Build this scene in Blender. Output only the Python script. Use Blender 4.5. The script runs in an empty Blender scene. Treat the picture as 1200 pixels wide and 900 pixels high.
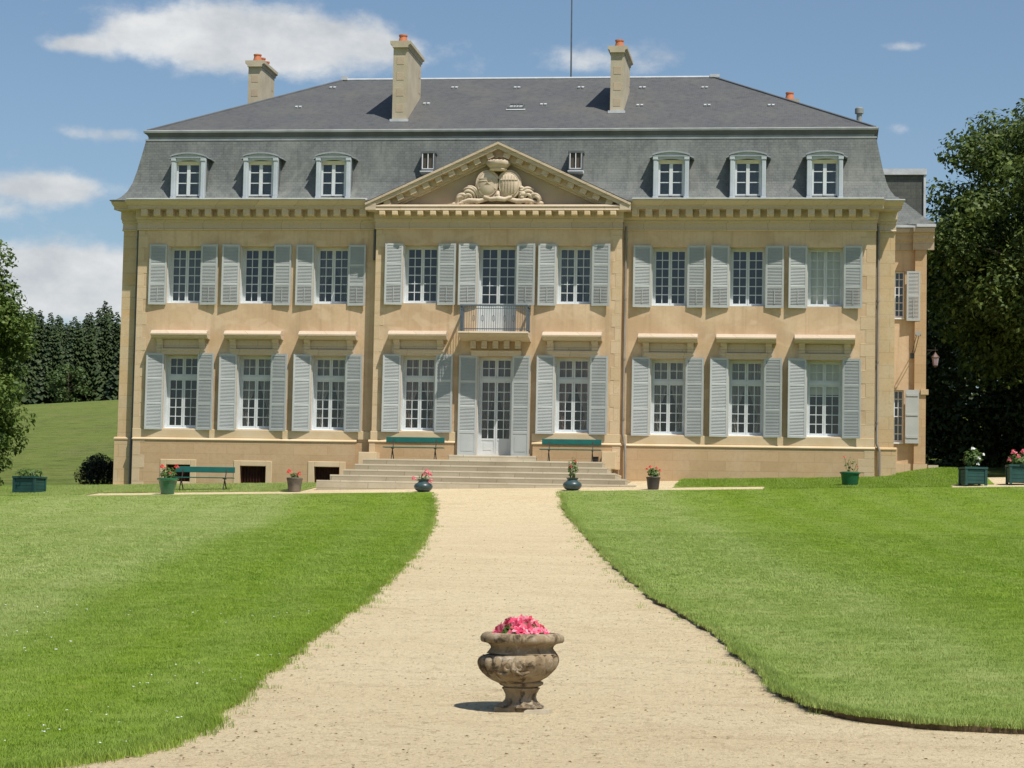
import bpy, math, random
import numpy as np
from mathutils import Matrix, Vector, noise as mnoise
rad = math.radians
random.seed(7)
RNG = np.random.default_rng(11)
SC = bpy.context.scene
COL = SC.collection

# ------------------------------------------------------------------ camera, light, exposure
cam_d = bpy.data.cameras.new('camera')
cam = bpy.data.objects.new('camera', cam_d)
COL.objects.link(cam)
cam_d.sensor_width = 36
cam_d.lens = 80.05
cam_d.clip_end = 5000
cam.matrix_world = Matrix(((0.991014, -0.010233, 0.133368, 10.11773),
                           (0.132282, -0.072865, -0.98853, -71.28708),
                           (0.019834, 0.997289, -0.070857, -1.82946),
                           (0, 0, 0, 1)))
SC.camera = cam

SUN_TRAVEL = Vector((-.42, .40, -1.0)).normalized()
world = bpy.data.worlds.new('World')
SC.world = world
world.use_nodes = True
def build_world():
    nt = world.node_tree
    N, L = nt.nodes, nt.links
    for n in list(N): N.remove(n)
    out = N.new('ShaderNodeOutputWorld'); bg = N.new('ShaderNodeBackground')
    sky = N.new('ShaderNodeTexSky'); sky.sky_type = 'NISHITA'; sky.sun_disc = False
    s = -SUN_TRAVEL
    sky.sun_elevation = math.asin(s.z); sky.sun_rotation = math.atan2(s.x, s.y)
    sky.altitude = 300; sky.air_density = 1.0; sky.dust_density = 1.2; sky.ozone_density = 2.0
    tint = N.new('ShaderNodeMix'); tint.data_type = 'RGBA'; tint.blend_type = 'MULTIPLY'
    tint.inputs[0].default_value = 1; tint.inputs[7].default_value = SKY_TINT
    L.new(sky.outputs[0], tint.inputs[6])
    tc = N.new('ShaderNodeTexCoord'); sep = N.new('ShaderNodeSeparateXYZ')
    L.new(tc.outputs['Generated'], sep.inputs[0])
    def M(op, a, b=None, c=None):
        n = N.new('ShaderNodeMath'); n.operation = op
        for i, v in enumerate((a, b, c)):
            if v is None: continue
            if isinstance(v, (int, float)): n.inputs[i].default_value = v
            else: L.new(v, n.inputs[i])
        return n.outputs[0]
    az = M('ARCTAN2', sep.outputs[0], sep.outputs[1]); el = M('ARCSINE', sep.outputs[2])
    com = N.new('ShaderNodeCombineXYZ')
    L.new(M('MULTIPLY', az, 1.0), com.inputs[0]); L.new(M('MULTIPLY', el, 1.5), com.inputs[1])
    def nz(scale, det, rough=.55):
        n = N.new('ShaderNodeTexNoise'); n.inputs['Scale'].default_value = scale
        n.inputs['Detail'].default_value = det; n.inputs['Roughness'].default_value = rough
        L.new(com.outputs[0], n.inputs['Vector']); return n.outputs[0]
    n1 = nz(34, 9, .6); n2 = nz(22, 5, .6)
    # cloud banks: azimuth, elevation, half width, half height, strength
    total = None
    for a, e, ra, re, k in CLOUDS:
        da = M('DIVIDE', M('SUBTRACT', az, a), ra); de = M('DIVIDE', M('SUBTRACT', el, e), re)
        r2 = M('ADD', M('MULTIPLY', da, da), M('MULTIPLY', de, de))
        g = M('MULTIPLY', M('EXPONENT', M('MULTIPLY', r2, -1.0)), k)
        total = g if total is None else M('ADD', total, g)
    # scattered cumulus over the rest of the sky (behind and above the viewer)
    far = M('SUBTRACT', M('ABSOLUTE', M('ADD', az, .13)), .32)
    far = M('MINIMUM', M('MAXIMUM', M('MULTIPLY', far, 3.0), 0.0), 1.0)
    com2 = N.new('ShaderNodeVectorMath'); com2.operation = 'MULTIPLY'; com2.inputs[1].default_value = (3, 3, 6)
    L.new(tc.outputs['Generated'], com2.inputs[0])
    n3 = N.new('ShaderNodeTexNoise'); n3.inputs['Scale'].default_value = 1.0; n3.inputs['Detail'].default_value = 6
    L.new(com2.outputs[0], n3.inputs['Vector'])
    total = M('ADD', total, M('MULTIPLY', far, M('MULTIPLY', M('SUBTRACT', n3.outputs[0], .60), 2.5)))
    dens = M('ADD', total, M('MULTIPLY', M('SUBTRACT', n1, .5), 1.6))
    mr = N.new('ShaderNodeMapRange'); mr.interpolation_type = 'SMOOTHSTEP'
    mr.inputs['From Min'].default_value = .22; mr.inputs['From Max'].default_value = .90
    L.new(dens, mr.inputs['Value'])
    shade = N.new('ShaderNodeMix'); shade.data_type = 'RGBA'
    shade.inputs[6].default_value = CLOUD_DARK; shade.inputs[7].default_value = CLOUD_LIGHT
    sh = N.new('ShaderNodeMapRange'); sh.inputs['From Min'].default_value = .35; sh.inputs['From Max'].default_value = .65
    L.new(n2, sh.inputs['Value']); L.new(sh.outputs[0], shade.inputs[0])
    mix = N.new('ShaderNodeMix'); mix.data_type = 'RGBA'
    L.new(M('MULTIPLY', mr.outputs[0], .93), mix.inputs[0]); L.new(tint.outputs[2], mix.inputs[6]); L.new(shade.outputs[2], mix.inputs[7])
    L.new(mix.outputs[2], bg.inputs[0]); bg.inputs[1].default_value = .085
    L.new(bg.outputs[0], out.inputs[0])
SKY_TINT = (1.10, 1.15, 1.15, 1)
CLOUD_DARK = (6.0, 6.3, 6.6, 1); CLOUD_LIGHT = (8.7, 8.8, 8.8, 1)
CLOUDS = [(-.255, .2195, .052, .0150, 1.05), (-.288, .2150, .032, .0105, .7), (-.330, .2112, .013, .0040, .8), (-.222, .2155, .030, .011, .7),
          (-.186, .2166, .02, .012, .35), (-.100, .2125, .046, .0065, .66), (-.340, .1495, .040, .0072, 1.05),
          (-.325, .1135, .055, .0140, 1.25), (-.3506, .1150, .03, .009, .5), (-.315, .1010, .06, .012, .8),
          (-.3141, .174, .022, .0040, .62), (.0325, .1837, .010, .003, .5), (.0341, .2182, .012, .0025, .5), (-.3600, .138, .012, .0045, .6)]
build_world()
sun_d = bpy.data.lights.new('sun', 'SUN'); sun_d.energy = 5.0; sun_d.angle = rad(.53); sun_d.color = (1, .95, .86)
sun = bpy.data.objects.new('sun', sun_d); COL.objects.link(sun)
sun.rotation_euler = SUN_TRAVEL.to_track_quat('-Z', 'Y').to_euler()
sun.location = (20, -20, 60)
SC.view_settings.view_transform = 'Standard'
SC.view_settings.look = 'None'
SC.view_settings.exposure = 0.15
SC.view_settings.gamma = 1.0
SC.view_settings.use_curve_mapping = False

# ------------------------------------------------------------------ helpers
def link(o, parent=None):
    COL.objects.link(o)
    if parent is not None: o.parent = parent
    return o
def obj(name, me, parent=None, loc=(0, 0, 0), rot=(0, 0, 0), scale=(1, 1, 1)):
    o = bpy.data.objects.new(name, me)
    o.location = loc; o.rotation_euler = rot; o.scale = scale
    return link(o, parent)
def tag(o, label=None, cat=None, group=None, kind=None):
    if label: o['label'] = label
    if cat: o['category'] = cat
    if group: o['group'] = group
    if kind: o['kind'] = kind
    return o
def thing(name, label, cat, loc=(0, 0, 0), rz=0, group=None, scale=1):
    o = bpy.data.objects.new(name, None); o.empty_display_size = .3
    o.location = loc; o.rotation_euler = (0, 0, rz); o.scale = (scale,) * 3
    link(o); return tag(o, label, cat, group)
def structure(o): o['kind'] = 'structure'; return o

SHARED = {}
class MB:
    def __init__(s): s.v = []; s.f = []
    def add(s, vs, fs):
        b = len(s.v); s.v += [tuple(p) for p in vs]; s.f += [tuple(i + b for i in f) for f in fs]; return s
    def quad(s, a, b, c, d): return s.add((a, b, c, d), ((0, 1, 2, 3),))
    def box(s, x0, x1, y0, y1, z0, z1):
        return s.add([(x0, y0, z0), (x1, y0, z0), (x1, y1, z0), (x0, y1, z0), (x0, y0, z1), (x1, y0, z1), (x1, y1, z1), (x0, y1, z1)],
                     [(0, 3, 2, 1), (4, 5, 6, 7), (0, 1, 5, 4), (1, 2, 6, 5), (2, 3, 7, 6), (3, 0, 4, 7)])
    def cbox(s, x0, x1, y0, y1, z0, z1, c=.012):
        """box whose front (-y) edges are chamfered by c"""
        return s.add([(x0, y1, z0), (x1, y1, z0), (x1, y1, z1), (x0, y1, z1), (x0, y0 + c, z0), (x1, y0 + c, z0), (x1, y0 + c, z1), (x0, y0 + c, z1),
                      (x0 + c, y0, z0 + c), (x1 - c, y0, z0 + c), (x1 - c, y0, z1 - c), (x0 + c, y0, z1 - c)],
                     [(0, 3, 2, 1), (0, 1, 5, 4), (1, 2, 6, 5), (2, 3, 7, 6), (3, 0, 4, 7), (4, 5, 9, 8), (5, 6, 10, 9), (6, 7, 11, 10), (7, 4, 8, 11), (8, 9, 10, 11)])
    def obox(s, mat, sx, sy, sz):
        vs = [mat @ Vector((x * sx / 2, y * sy / 2, z * sz / 2)) for z in (-1, 1) for y in (-1, 1) for x in (-1, 1)]
        return s.add(vs, [(0, 2, 3, 1), (4, 5, 7, 6), (0, 1, 5, 4), (1, 3, 7, 5), (3, 2, 6, 7), (2, 0, 4, 6)])
    def bar(s, a, b, w, h=None):
        a, b = Vector(a), Vector(b); d = b - a
        q = d.to_track_quat('Z', 'Y').to_matrix().to_4x4()
        return s.obox(Matrix.Translation((a + b) / 2) @ q, w, h or w, d.length)
    def tube(s, pts, radii, n=8, caps=True):
        pts = [Vector(p) for p in pts]
        if not hasattr(radii, '__len__'): radii = [radii] * len(pts)
        vs = []; fs = []; ref = None
        for i, p in enumerate(pts):
            d = (pts[min(i + 1, len(pts) - 1)] - pts[max(i - 1, 0)]).normalized()
            if ref is None: ref = Vector((0, 0, 1)) if abs(d.z) < .9 else Vector((1, 0, 0))
            u = ref - d * ref.dot(d); u.normalize(); w = d.cross(u); ref = u
            for k in range(n):
                a = 2 * math.pi * k / n
                vs.append(p + (u * math.cos(a) + w * math.sin(a)) * radii[i])
        for i in range(len(pts) - 1):
            for k in range(n):
                fs.append((i * n + k, i * n + (k + 1) % n, (i + 1) * n + (k + 1) % n, (i + 1) * n + k))
        if caps:
            fs.append(tuple(range(n - 1, -1, -1))); fs.append(tuple((len(pts) - 1) * n + k for k in range(n)))
        return s.add(vs, fs)
    def lathe(s, prof, n=24, c=(0, 0, 0), mod=None, close=True):
        vs = []; fs = []
        for j, (r, z) in enumerate(prof):
            for k in range(n):
                a = 2 * math.pi * k / n
                rr = r if mod is None else mod(r, z, a, j)
                vs.append((c[0] + rr * math.cos(a), c[1] + rr * math.sin(a), c[2] + z))
        for j in range(len(prof) - 1):
            for k in range(n): fs.append((j * n + k, j * n + (k + 1) % n, (j + 1) * n + (k + 1) % n, (j + 1) * n + k))
        if close:
            fs.append(tuple(range(n - 1, -1, -1))); fs.append(tuple((len(prof) - 1) * n + k for k in range(n)))
        return s.add(vs, fs)
    def extrude(s, poly, axis, a, b):
        """closed polygon of 2-d points swept along 'x' (points are y,z) or 'y' (points are x,z)"""
        n = len(poly)
        f = (lambda p, t: (t, p[0], p[1])) if axis == 'x' else (lambda p, t: (p[0], t, p[1]))
        vs = [f(p, a) for p in poly] + [f(p, b) for p in poly]
        return s.add(vs, [(i, (i + 1) % n, n + (i + 1) % n, n + i) for i in range(n)] + [tuple(range(n - 1, -1, -1)), tuple(range(n, 2 * n))])
    def ball(s, c, r, seg=10, rings=6):
        rx, ry, rz = (r, r, r) if not hasattr(r, '__len__') else r
        vs = [(c[0], c[1], c[2] - rz)]; fs = []
        for j in range(1, rings):
            t = math.pi * j / rings
            for k in range(seg):
                a = 2 * math.pi * k / seg
                vs.append((c[0] + rx * math.sin(t) * math.cos(a), c[1] + ry * math.sin(t) * math.sin(a), c[2] - rz * math.cos(t)))
        vs.append((c[0], c[1], c[2] + rz))
        for k in range(seg): fs.append((0, 1 + (k + 1) % seg, 1 + k))
        for j in range(rings - 2):
            for k in range(seg):
                a, b = 1 + j * seg + k, 1 + j * seg + (k + 1) % seg
                fs.append((a, b, b + seg, a + seg))
        t = len(vs) - 1; o = 1 + (rings - 2) * seg
        for k in range(seg): fs.append((o + k, o + (k + 1) % seg, t))
        return s.add(vs, fs)
    def mesh(s, name, mat, smooth=None):
        me = bpy.data.meshes.new(name)
        me.from_pydata(s.v, [], s.f); me.update()
        bm = None
        import bmesh
        bm = bmesh.new(); bm.from_mesh(me); bmesh.ops.recalc_face_normals(bm, faces=bm.faces); bm.to_mesh(me); bm.free()
        if mat: me.materials.append(mat)
        if smooth is not None:
            me.shade_smooth()
            if smooth < 180: me.set_sharp_from_angle(angle=rad(smooth))
        return me
    def build(s, name, mat, parent=None, loc=(0, 0, 0), rot=(0, 0, 0), smooth=None):
        return obj(name, s.mesh(name, mat, smooth), parent, loc, rot)
def fast_mesh(name, verts, faces_n, loops, mat):
    """verts (n,3), faces all with faces_n corners, loops flat array"""
    me = bpy.data.meshes.new(name)
    nf = len(loops) // faces_n
    me.vertices.add(len(verts)); me.vertices.foreach_set('co', np.asarray(verts, np.float32).ravel())
    me.loops.add(len(loops)); me.loops.foreach_set('vertex_index', np.asarray(loops, np.int32))
    me.polygons.add(nf); me.polygons.foreach_set('loop_start', np.arange(nf, dtype=np.int32) * faces_n)
    me.update(calc_edges=True); me.validate()
    if mat: me.materials.append(mat)
    return me

# ------------------------------------------------------------------ materials
class Mat:
    def __init__(s, name):
        s.m = bpy.data.materials.new(name); s.m.use_nodes = True
        s.nt = s.m.node_tree; s.N = s.nt.nodes; s.L = s.nt.links
        s.b = s.N['Principled BSDF']; s.out = s.N['Material Output']
        s.geo = None; s.tc = None
    def pos(s):
        if not s.geo: s.geo = s.N.new('ShaderNodeNewGeometry')
        return s.geo.outputs['Position']
    def oc(s):
        if not s.tc: s.tc = s.N.new('ShaderNodeTexCoord')
        return s.tc.outputs['Object']
    def scale(s, v, xyz):
        n = s.N.new('ShaderNodeVectorMath'); n.operation = 'MULTIPLY'; n.inputs[1].default_value = xyz
        s.L.new(v, n.inputs[0]); return n.outputs[0]
    def noise(s, v, scale, det=4, rough=.55, dist=0):
        n = s.N.new('ShaderNodeTexNoise'); n.inputs['Scale'].default_value = scale; n.inputs['Detail'].default_value = det
        n.inputs['Roughness'].default_value = rough; n.inputs['Distortion'].default_value = dist
        s.L.new(v, n.inputs['Vector']); return n.outputs[0]
    def ramp(s, f, lo, hi, a=0, b=1):
        n = s.N.new('ShaderNodeMapRange'); n.interpolation_type = 'SMOOTHSTEP'
        n.inputs['From Min'].default_value = lo; n.inputs['From Max'].default_value = hi
        n.inputs['To Min'].default_value = a; n.inputs['To Max'].default_value = b
        s.L.new(f, n.inputs['Value']); return n.outputs[0]
    def math(s, op, a, b=0):
        n = s.N.new('ShaderNodeMath'); n.operation = op
        for i, v in enumerate((a, b)):
            if isinstance(v, (int, float)): n.inputs[i].default_value = v
            else: s.L.new(v, n.inputs[i])
        return n.outputs[0]
    def mix(s, f, a, b, mode='MIX'):
        n = s.N.new('ShaderNodeMix'); n.data_type = 'RGBA'; n.blend_type = mode
        for i, v in ((0, f), (6, a), (7, b)):
            if isinstance(v, (int, float)): n.inputs[i].default_value = v
            elif isinstance(v, tuple): n.inputs[i].default_value = v if len(v) == 4 else v + (1,)
            else: s.L.new(v, n.inputs[i])
        return n.outputs[2]
    def col(s, c):
        if isinstance(c, tuple): s.b.inputs['Base Color'].default_value = c if len(c) == 4 else c + (1,)
        else: s.L.new(c, s.b.inputs['Base Color'])
    def bump(s, h, strength, dist):
        n = s.N.new('ShaderNodeBump'); n.inputs['Strength'].default_value = strength; n.inputs['Distance'].default_value = dist
        s.L.new(h, n.inputs['Height']); s.L.new(n.outputs[0], s.b.inputs['Normal']); return n
    def set(s, rough=.8, spec=.3, metal=0):
        s.b.inputs['Roughness'].default_value = rough; s.b.inputs['Specular IOR Level'].default_value = spec; s.b.inputs['Metallic'].default_value = metal
        return s
    def wallvec(s, kz=1.0, usey=1.0):
        """(x + y, z) so brick courses run level on faces in any direction"""
        sp = s.N.new('ShaderNodeSeparateXYZ'); s.L.new(s.pos(), sp.inputs[0])
        c = s.N.new('ShaderNodeCombineXYZ')
        s.L.new(s.math('ADD', sp.outputs[0], s.math('MULTIPLY', sp.outputs[1], usey)), c.inputs[0])
        s.L.new(s.math('MULTIPLY', sp.outputs[2], kz), c.inputs[1]); return c.outputs[0]
    def brick(s, v, w, h, mortar, c1, c2, cm, bias=0, smooth=.1):
        n = s.N.new('ShaderNodeTexBrick'); n.inputs['Scale'].default_value = 1
        n.inputs['Brick Width'].default_value = w; n.inputs['Row Height'].default_value = h
        n.inputs['Mortar Size'].default_value = mortar; n.inputs['Mortar Smooth'].default_value = smooth; n.inputs['Bias'].default_value = bias
        for k, c in (('Color1', c1), ('Color2', c2), ('Mortar', cm)): n.inputs[k].default_value = c + (1,)
        s.L.new(v, n.inputs['Vector']); return n

def plain(name, c1, c2=None, scale=3., rough=.7, spec=.3, metal=0, bump=0, obj_space=False, bscale=30.):
    m = Mat(name).set(rough, spec, metal)
    v = m.oc() if obj_space else m.pos()
    c2 = c2 or tuple(x * .82 for x in c1)
    f = m.ramp(m.noise(v, scale, 6), .3, .7)
    m.col(m.mix(f, c1, c2))
    if bump: m.bump(m.noise(v, bscale, 4), bump, .01)
    return m.m

def m_stucco():
    m = Mat('ochre_stucco').set(.92, .15)
    p = m.pos()
    a = m.mix(m.ramp(m.noise(p, .55, 5, .6, .6), .33, .67), (.61, .455, .30), (.485, .34, .21))
    b = m.mix(m.ramp(m.noise(m.scale(p, (1.6, 1.6, .35)), 1.3, 6, .65), .45, .75, 0, .55), a, (.57, .43, .275))
    c = m.mix(m.ramp(m.noise(p, 9, 5), .35, .75, 0, .28), b, (.44, .30, .165))
    c = m.mix(m.ramp(m.noise(m.scale(p, (5, 5, .22)), 1.1, 5, .65), .48, .70, 0, .5), c, (.38, .275, .165))
    c = m.mix(m.ramp(m.noise(m.scale(p, (1, 1, 1.6)), 1.15, 3, .5, .6), .54, .64, 0, .38), c, (.64, .50, .345))
    m.col(c); m.bump(m.noise(p, 34, 5), .35, .012)
    return m.m
def m_plinth():
    m = Mat('brown_stone_plinth').set(.9, .15)
    v = m.wallvec()
    br = m.brick(v, 1.1, .31, .010, (.45, .31, .175), (.50, .35, .205), (.41, .28, .155))
    c = m.mix(m.ramp(m.noise(m.pos(), 1.1, 6, .65, .4), .4, .75, 0, .5), br.outputs[0], (.54, .405, .265))
    c = m.mix(m.ramp(m.noise(m.pos(), 12, 5), .4, .8, 0, .3), c, (.34, .23, .135))
    m.col(c); m.bump(m.noise(m.pos(), 25, 5), .3, .012)
    return m.m
def m_ashlar(name, w, h, c1, c2, cm, patch):
    m = Mat(name).set(.88, .18)
    v = m.wallvec()
    br = m.brick(v, w, h, .009, c1, c2, cm)
    c = m.mix(m.ramp(m.noise(m.pos(), 1.4, 5, .6), .4, .72, 0, .55), br.outputs[0], patch)
    c = m.mix(m.ramp(m.noise(m.pos(), 14, 5), .45, .8, 0, .35), c, tuple(x * .62 for x in c2))
    m.col(c); m.bump(m.noise(m.pos(), 28, 5), .3, .01)
    return m.m
def m_slate(name, rowz, width, c1, c2, cm, lichen, kz=1.0):
    m = Mat(name).set(.62, .35)
    v = m.wallvec(kz, usey=.0 if kz != 1 else .35)
    br = m.brick(v, width, rowz, .006, c1, c2, cm, smooth=.3)
    f = m.ramp(m.noise(m.scale(m.pos(), (1, 1, .7)), .75, 8, .72, .5), .42, .68, 0, .75)
    c = m.mix(f, br.outputs[0], lichen)
    c = m.mix(m.ramp(m.noise(m.scale(m.pos(), (4, 4, .4)), 1.4, 5), .48, .72, 0, .5), c, tuple(x * .6 for x in c1))
    c = m.mix(m.ramp(m.noise(m.pos(), 22, 4), .45, .8, 0, .3), c, tuple(x * 1.35 for x in c2))
    m.col(c); m.bump(br.outputs['Fac'], .5, -.01)
    return m.m
def m_gravel():
    m = Mat('sandy_gravel').set(.95, .1)
    p = m.pos(); st = m.scale(p, (.45, 1.0, 1))
    c = m.mix(m.ramp(m.noise(st, .5, 6, .6), .3, .7), (.72, .60, .385), (.66, .53, .33))
    c = m.mix(m.ramp(m.noise(st, 2.6, 7, .7), .48, .74, 0, .55), c, (.47, .365, .22))
    c = m.mix(m.ramp(m.noise(p, 24, 5, .75), .46, .68, 0, .7), c, (.74, .63, .42))
    c = m.mix(m.ramp(m.noise(p, 38, 4, .75), .53, .68, 0, .7), c, (.30, .225, .14))
    c = m.mix(m.ramp(m.noise(m.scale(p, (1, .8, 1)), 6, 8, .8), .53, .66, 0, .6), c, (.40, .30, .175))
    c = m.mix(m.ramp(m.noise(m.scale(p, (1, .7, 1)), 11, 6, .8), .54, .66, 0, .6), c, (.78, .67, .46))
    c = m.mix(m.ramp(m.noise(m.scale(p, (1, .5, 1)), 17, 4, .8), .57, .66, 0, .75), c, (.27, .195, .11))
    m.col(c)
    h = m.math('ADD', m.noise(p, 34, 6, .75), m.math('MULTIPLY', m.noise(p, 8, 6, .75), 1.4))
    m.bump(h, .8, .06)
    return m.m
def grass_color(m, k=1.0):
    """mown stripes that follow the path's line, plus patchy wear; shared by turf and blades"""
    p = m.pos()
    sp = m.N.new('ShaderNodeSeparateXYZ'); m.L.new(p, sp.inputs[0])
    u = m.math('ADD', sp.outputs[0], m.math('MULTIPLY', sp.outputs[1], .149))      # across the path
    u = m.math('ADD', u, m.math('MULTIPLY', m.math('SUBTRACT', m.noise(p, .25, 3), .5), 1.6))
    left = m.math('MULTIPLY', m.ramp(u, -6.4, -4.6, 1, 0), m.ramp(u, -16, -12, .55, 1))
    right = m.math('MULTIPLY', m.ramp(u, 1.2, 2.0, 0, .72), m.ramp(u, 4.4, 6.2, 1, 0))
    stripe = m.math('ADD', left, right)  # mown bands
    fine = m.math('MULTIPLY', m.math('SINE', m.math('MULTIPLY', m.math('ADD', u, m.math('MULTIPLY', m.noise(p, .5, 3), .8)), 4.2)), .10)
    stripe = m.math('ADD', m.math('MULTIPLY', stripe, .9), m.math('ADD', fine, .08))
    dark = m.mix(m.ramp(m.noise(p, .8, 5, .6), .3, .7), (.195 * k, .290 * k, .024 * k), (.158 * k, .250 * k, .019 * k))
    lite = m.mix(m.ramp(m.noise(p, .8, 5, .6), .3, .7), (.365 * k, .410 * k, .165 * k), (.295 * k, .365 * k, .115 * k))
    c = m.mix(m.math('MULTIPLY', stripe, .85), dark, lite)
    c = m.mix(m.ramp(m.noise(p, 2.2, 6, .75), .50, .74, 0, .45), c, (.31 * k, .315 * k, .09 * k))
    c = m.mix(m.ramp(m.noise(p, 5.5, 5, .75), .48, .70, 0, .35), c, (.10 * k, .165 * k, .014 * k))
    c = m.mix(m.ramp(m.noise(p, 15, 3, .7), .55, .72, 0, .5), c, (.36 * k, .42 * k, .13 * k))
    return c
def m_turf():
    m = Mat('turf').set(.9, .15)
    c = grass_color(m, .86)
    c = m.mix(m.ramp(m.noise(m.pos(), 26, 5, .7), .4, .75, 0, .45), c, (.09, .15, .018))
    m.col(c); m.bump(m.noise(m.pos(), 22, 5, .7), .7, .05)
    return m.m
def m_blade():
    m = Mat('grass_blade').set(.6, .25)
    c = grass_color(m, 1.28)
    oi = m.N.new('ShaderNodeObjectInfo')
    c = m.mix(m.ramp(oi.outputs['Random'], .35, 1, 0, .5), c, (.14, .22, .02))
    c = m.mix(m.ramp(oi.outputs['Random'], .0, .25, .5, 0), c, (.34, .39, .12))
    m.col(c)
    tr = m.N.new('ShaderNodeBsdfTranslucent'); m.L.new(c, tr.inputs[0])
    mx = m.N.new('ShaderNodeMixShader'); mx.inputs[0].default_value = .3
    m.L.new(m.b.outputs[0], mx.inputs[1]); m.L.new(tr.outputs[0], mx.inputs[2]); m.L.new(mx.outputs[0], m.out.inputs[0])
    return m.m
def m_meadow():
    m = Mat('meadow_grass').set(.95, .1)
    p = m.pos()
    c = m.mix(m.ramp(m.noise(p, .06, 5, .6), .3, .7), (.195, .228, .060), (.148, .196, .042))
    c = m.mix(m.ramp(m.noise(m.scale(p, (1, .25, 1)), .45, 6, .7), .45, .75, 0, .6), c, (.19, .18, .085))
    c = m.mix(m.ramp(m.noise(p, .9, 8, .8), .45, .62, 0, .7), c, (.075, .11, .02))
    m.col(c); m.bump(m.noise(p, 1.1, 8, .8), .8, .5)
    return m.m
def m_leaf(name, c1, c2, c3, scale=.8, trans=.3):
    m = Mat(name).set(.55, .3)
    p = m.pos()
    c = m.mix(m.ramp(m.noise(p, scale, 3), .35, .65), c1, c2)
    if not m.geo: m.pos()
    ri = m.geo.outputs['Random Per Island']
    c = m.mix(m.ramp(ri, .35, 1, 0, .9), c, c3)
    c = m.mix(m.ramp(ri, .0, .3, .55, 0), c, tuple(x * .6 for x in c1))
    m.col(c)
    tr = m.N.new('ShaderNodeBsdfTranslucent'); m.L.new(c, tr.inputs[0])
    mx = m.N.new('ShaderNodeMixShader'); mx.inputs[0].default_value = trans
    m.L.new(m.b.outputs[0], mx.inputs[1]); m.L.new(tr.outputs[0], mx.inputs[2]); m.L.new(mx.outputs[0], m.out.inputs[0])
    return m.m
def m_glass():
    m = Mat('window_glass')
    m.N.remove(m.b)
    t = m.N.new('ShaderNodeBsdfTransparent'); t.inputs[0].default_value = (.90, .93, .92, 1)
    g = m.N.new('ShaderNodeBsdfGlossy'); g.inputs['Roughness'].default_value = .03
    fr = m.N.new('ShaderNodeFresnel'); fr.inputs[0].default_value = 1.5
    bp = m.N.new('ShaderNodeBump'); bp.inputs['Strength'].default_value = .04; bp.inputs['Distance'].default_value = .05
    m.L.new(m.noise(m.pos(), 3.2, 2), bp.inputs['Height']); m.L.new(bp.outputs[0], g.inputs['Normal'])
    mx = m.N.new('ShaderNodeMixShader')
    m.L.new(m.math('ADD', m.math('MULTIPLY', fr.outputs[0], 1.6), .02), mx.inputs[0])
    m.L.new(t.outputs[0], mx.inputs[1]); m.L.new(g.outputs[0], mx.inputs[2]); m.L.new(mx.outputs[0], m.out.inputs[0])
    return m.m
def m_cloth(name, c1, c2):
    m = Mat(name).set(.9, .1)
    c = m.mix(m.ramp(m.noise(m.scale(m.pos(), (9, 9, .6)), 1, 4), .35, .65), c1, c2); m.col(c)
    tr = m.N.new('ShaderNodeBsdfTranslucent'); m.L.new(c, tr.inputs[0])
    mx = m.N.new('ShaderNodeMixShader'); mx.inputs[0].default_value = .35
    m.L.new(m.b.outputs[0], mx.inputs[1]); m.L.new(tr.outputs[0], mx.inputs[2]); m.L.new(mx.outputs[0], m.out.inputs[0])
    return m.m
def m_urn():
    m = Mat('weathered_urn_stone').set(.92, .15)
    p = m.oc()
    c = m.mix(m.ramp(m.noise(p, 5, 6, .65, .5), .35, .68), (.31, .24, .155), (.20, .145, .088))
    c = m.mix(m.ramp(m.noise(p, 8, 6, .7, .8), .52, .68, 0, .85), c, (.40, .365, .30))
    c = m.mix(m.ramp(m.noise(p, 6.5, 6, .7, .6), .48, .62, 0, .9), c, (.055, .04, .026))
    c = m.mix(m.ramp(m.noise(p, 30, 4, .7), .55, .75, 0, .5), c, (.40, .30, .17))
    m.col(c); m.bump(m.noise(p, 26, 7, .7), .9, .012)
    return m.m

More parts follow.
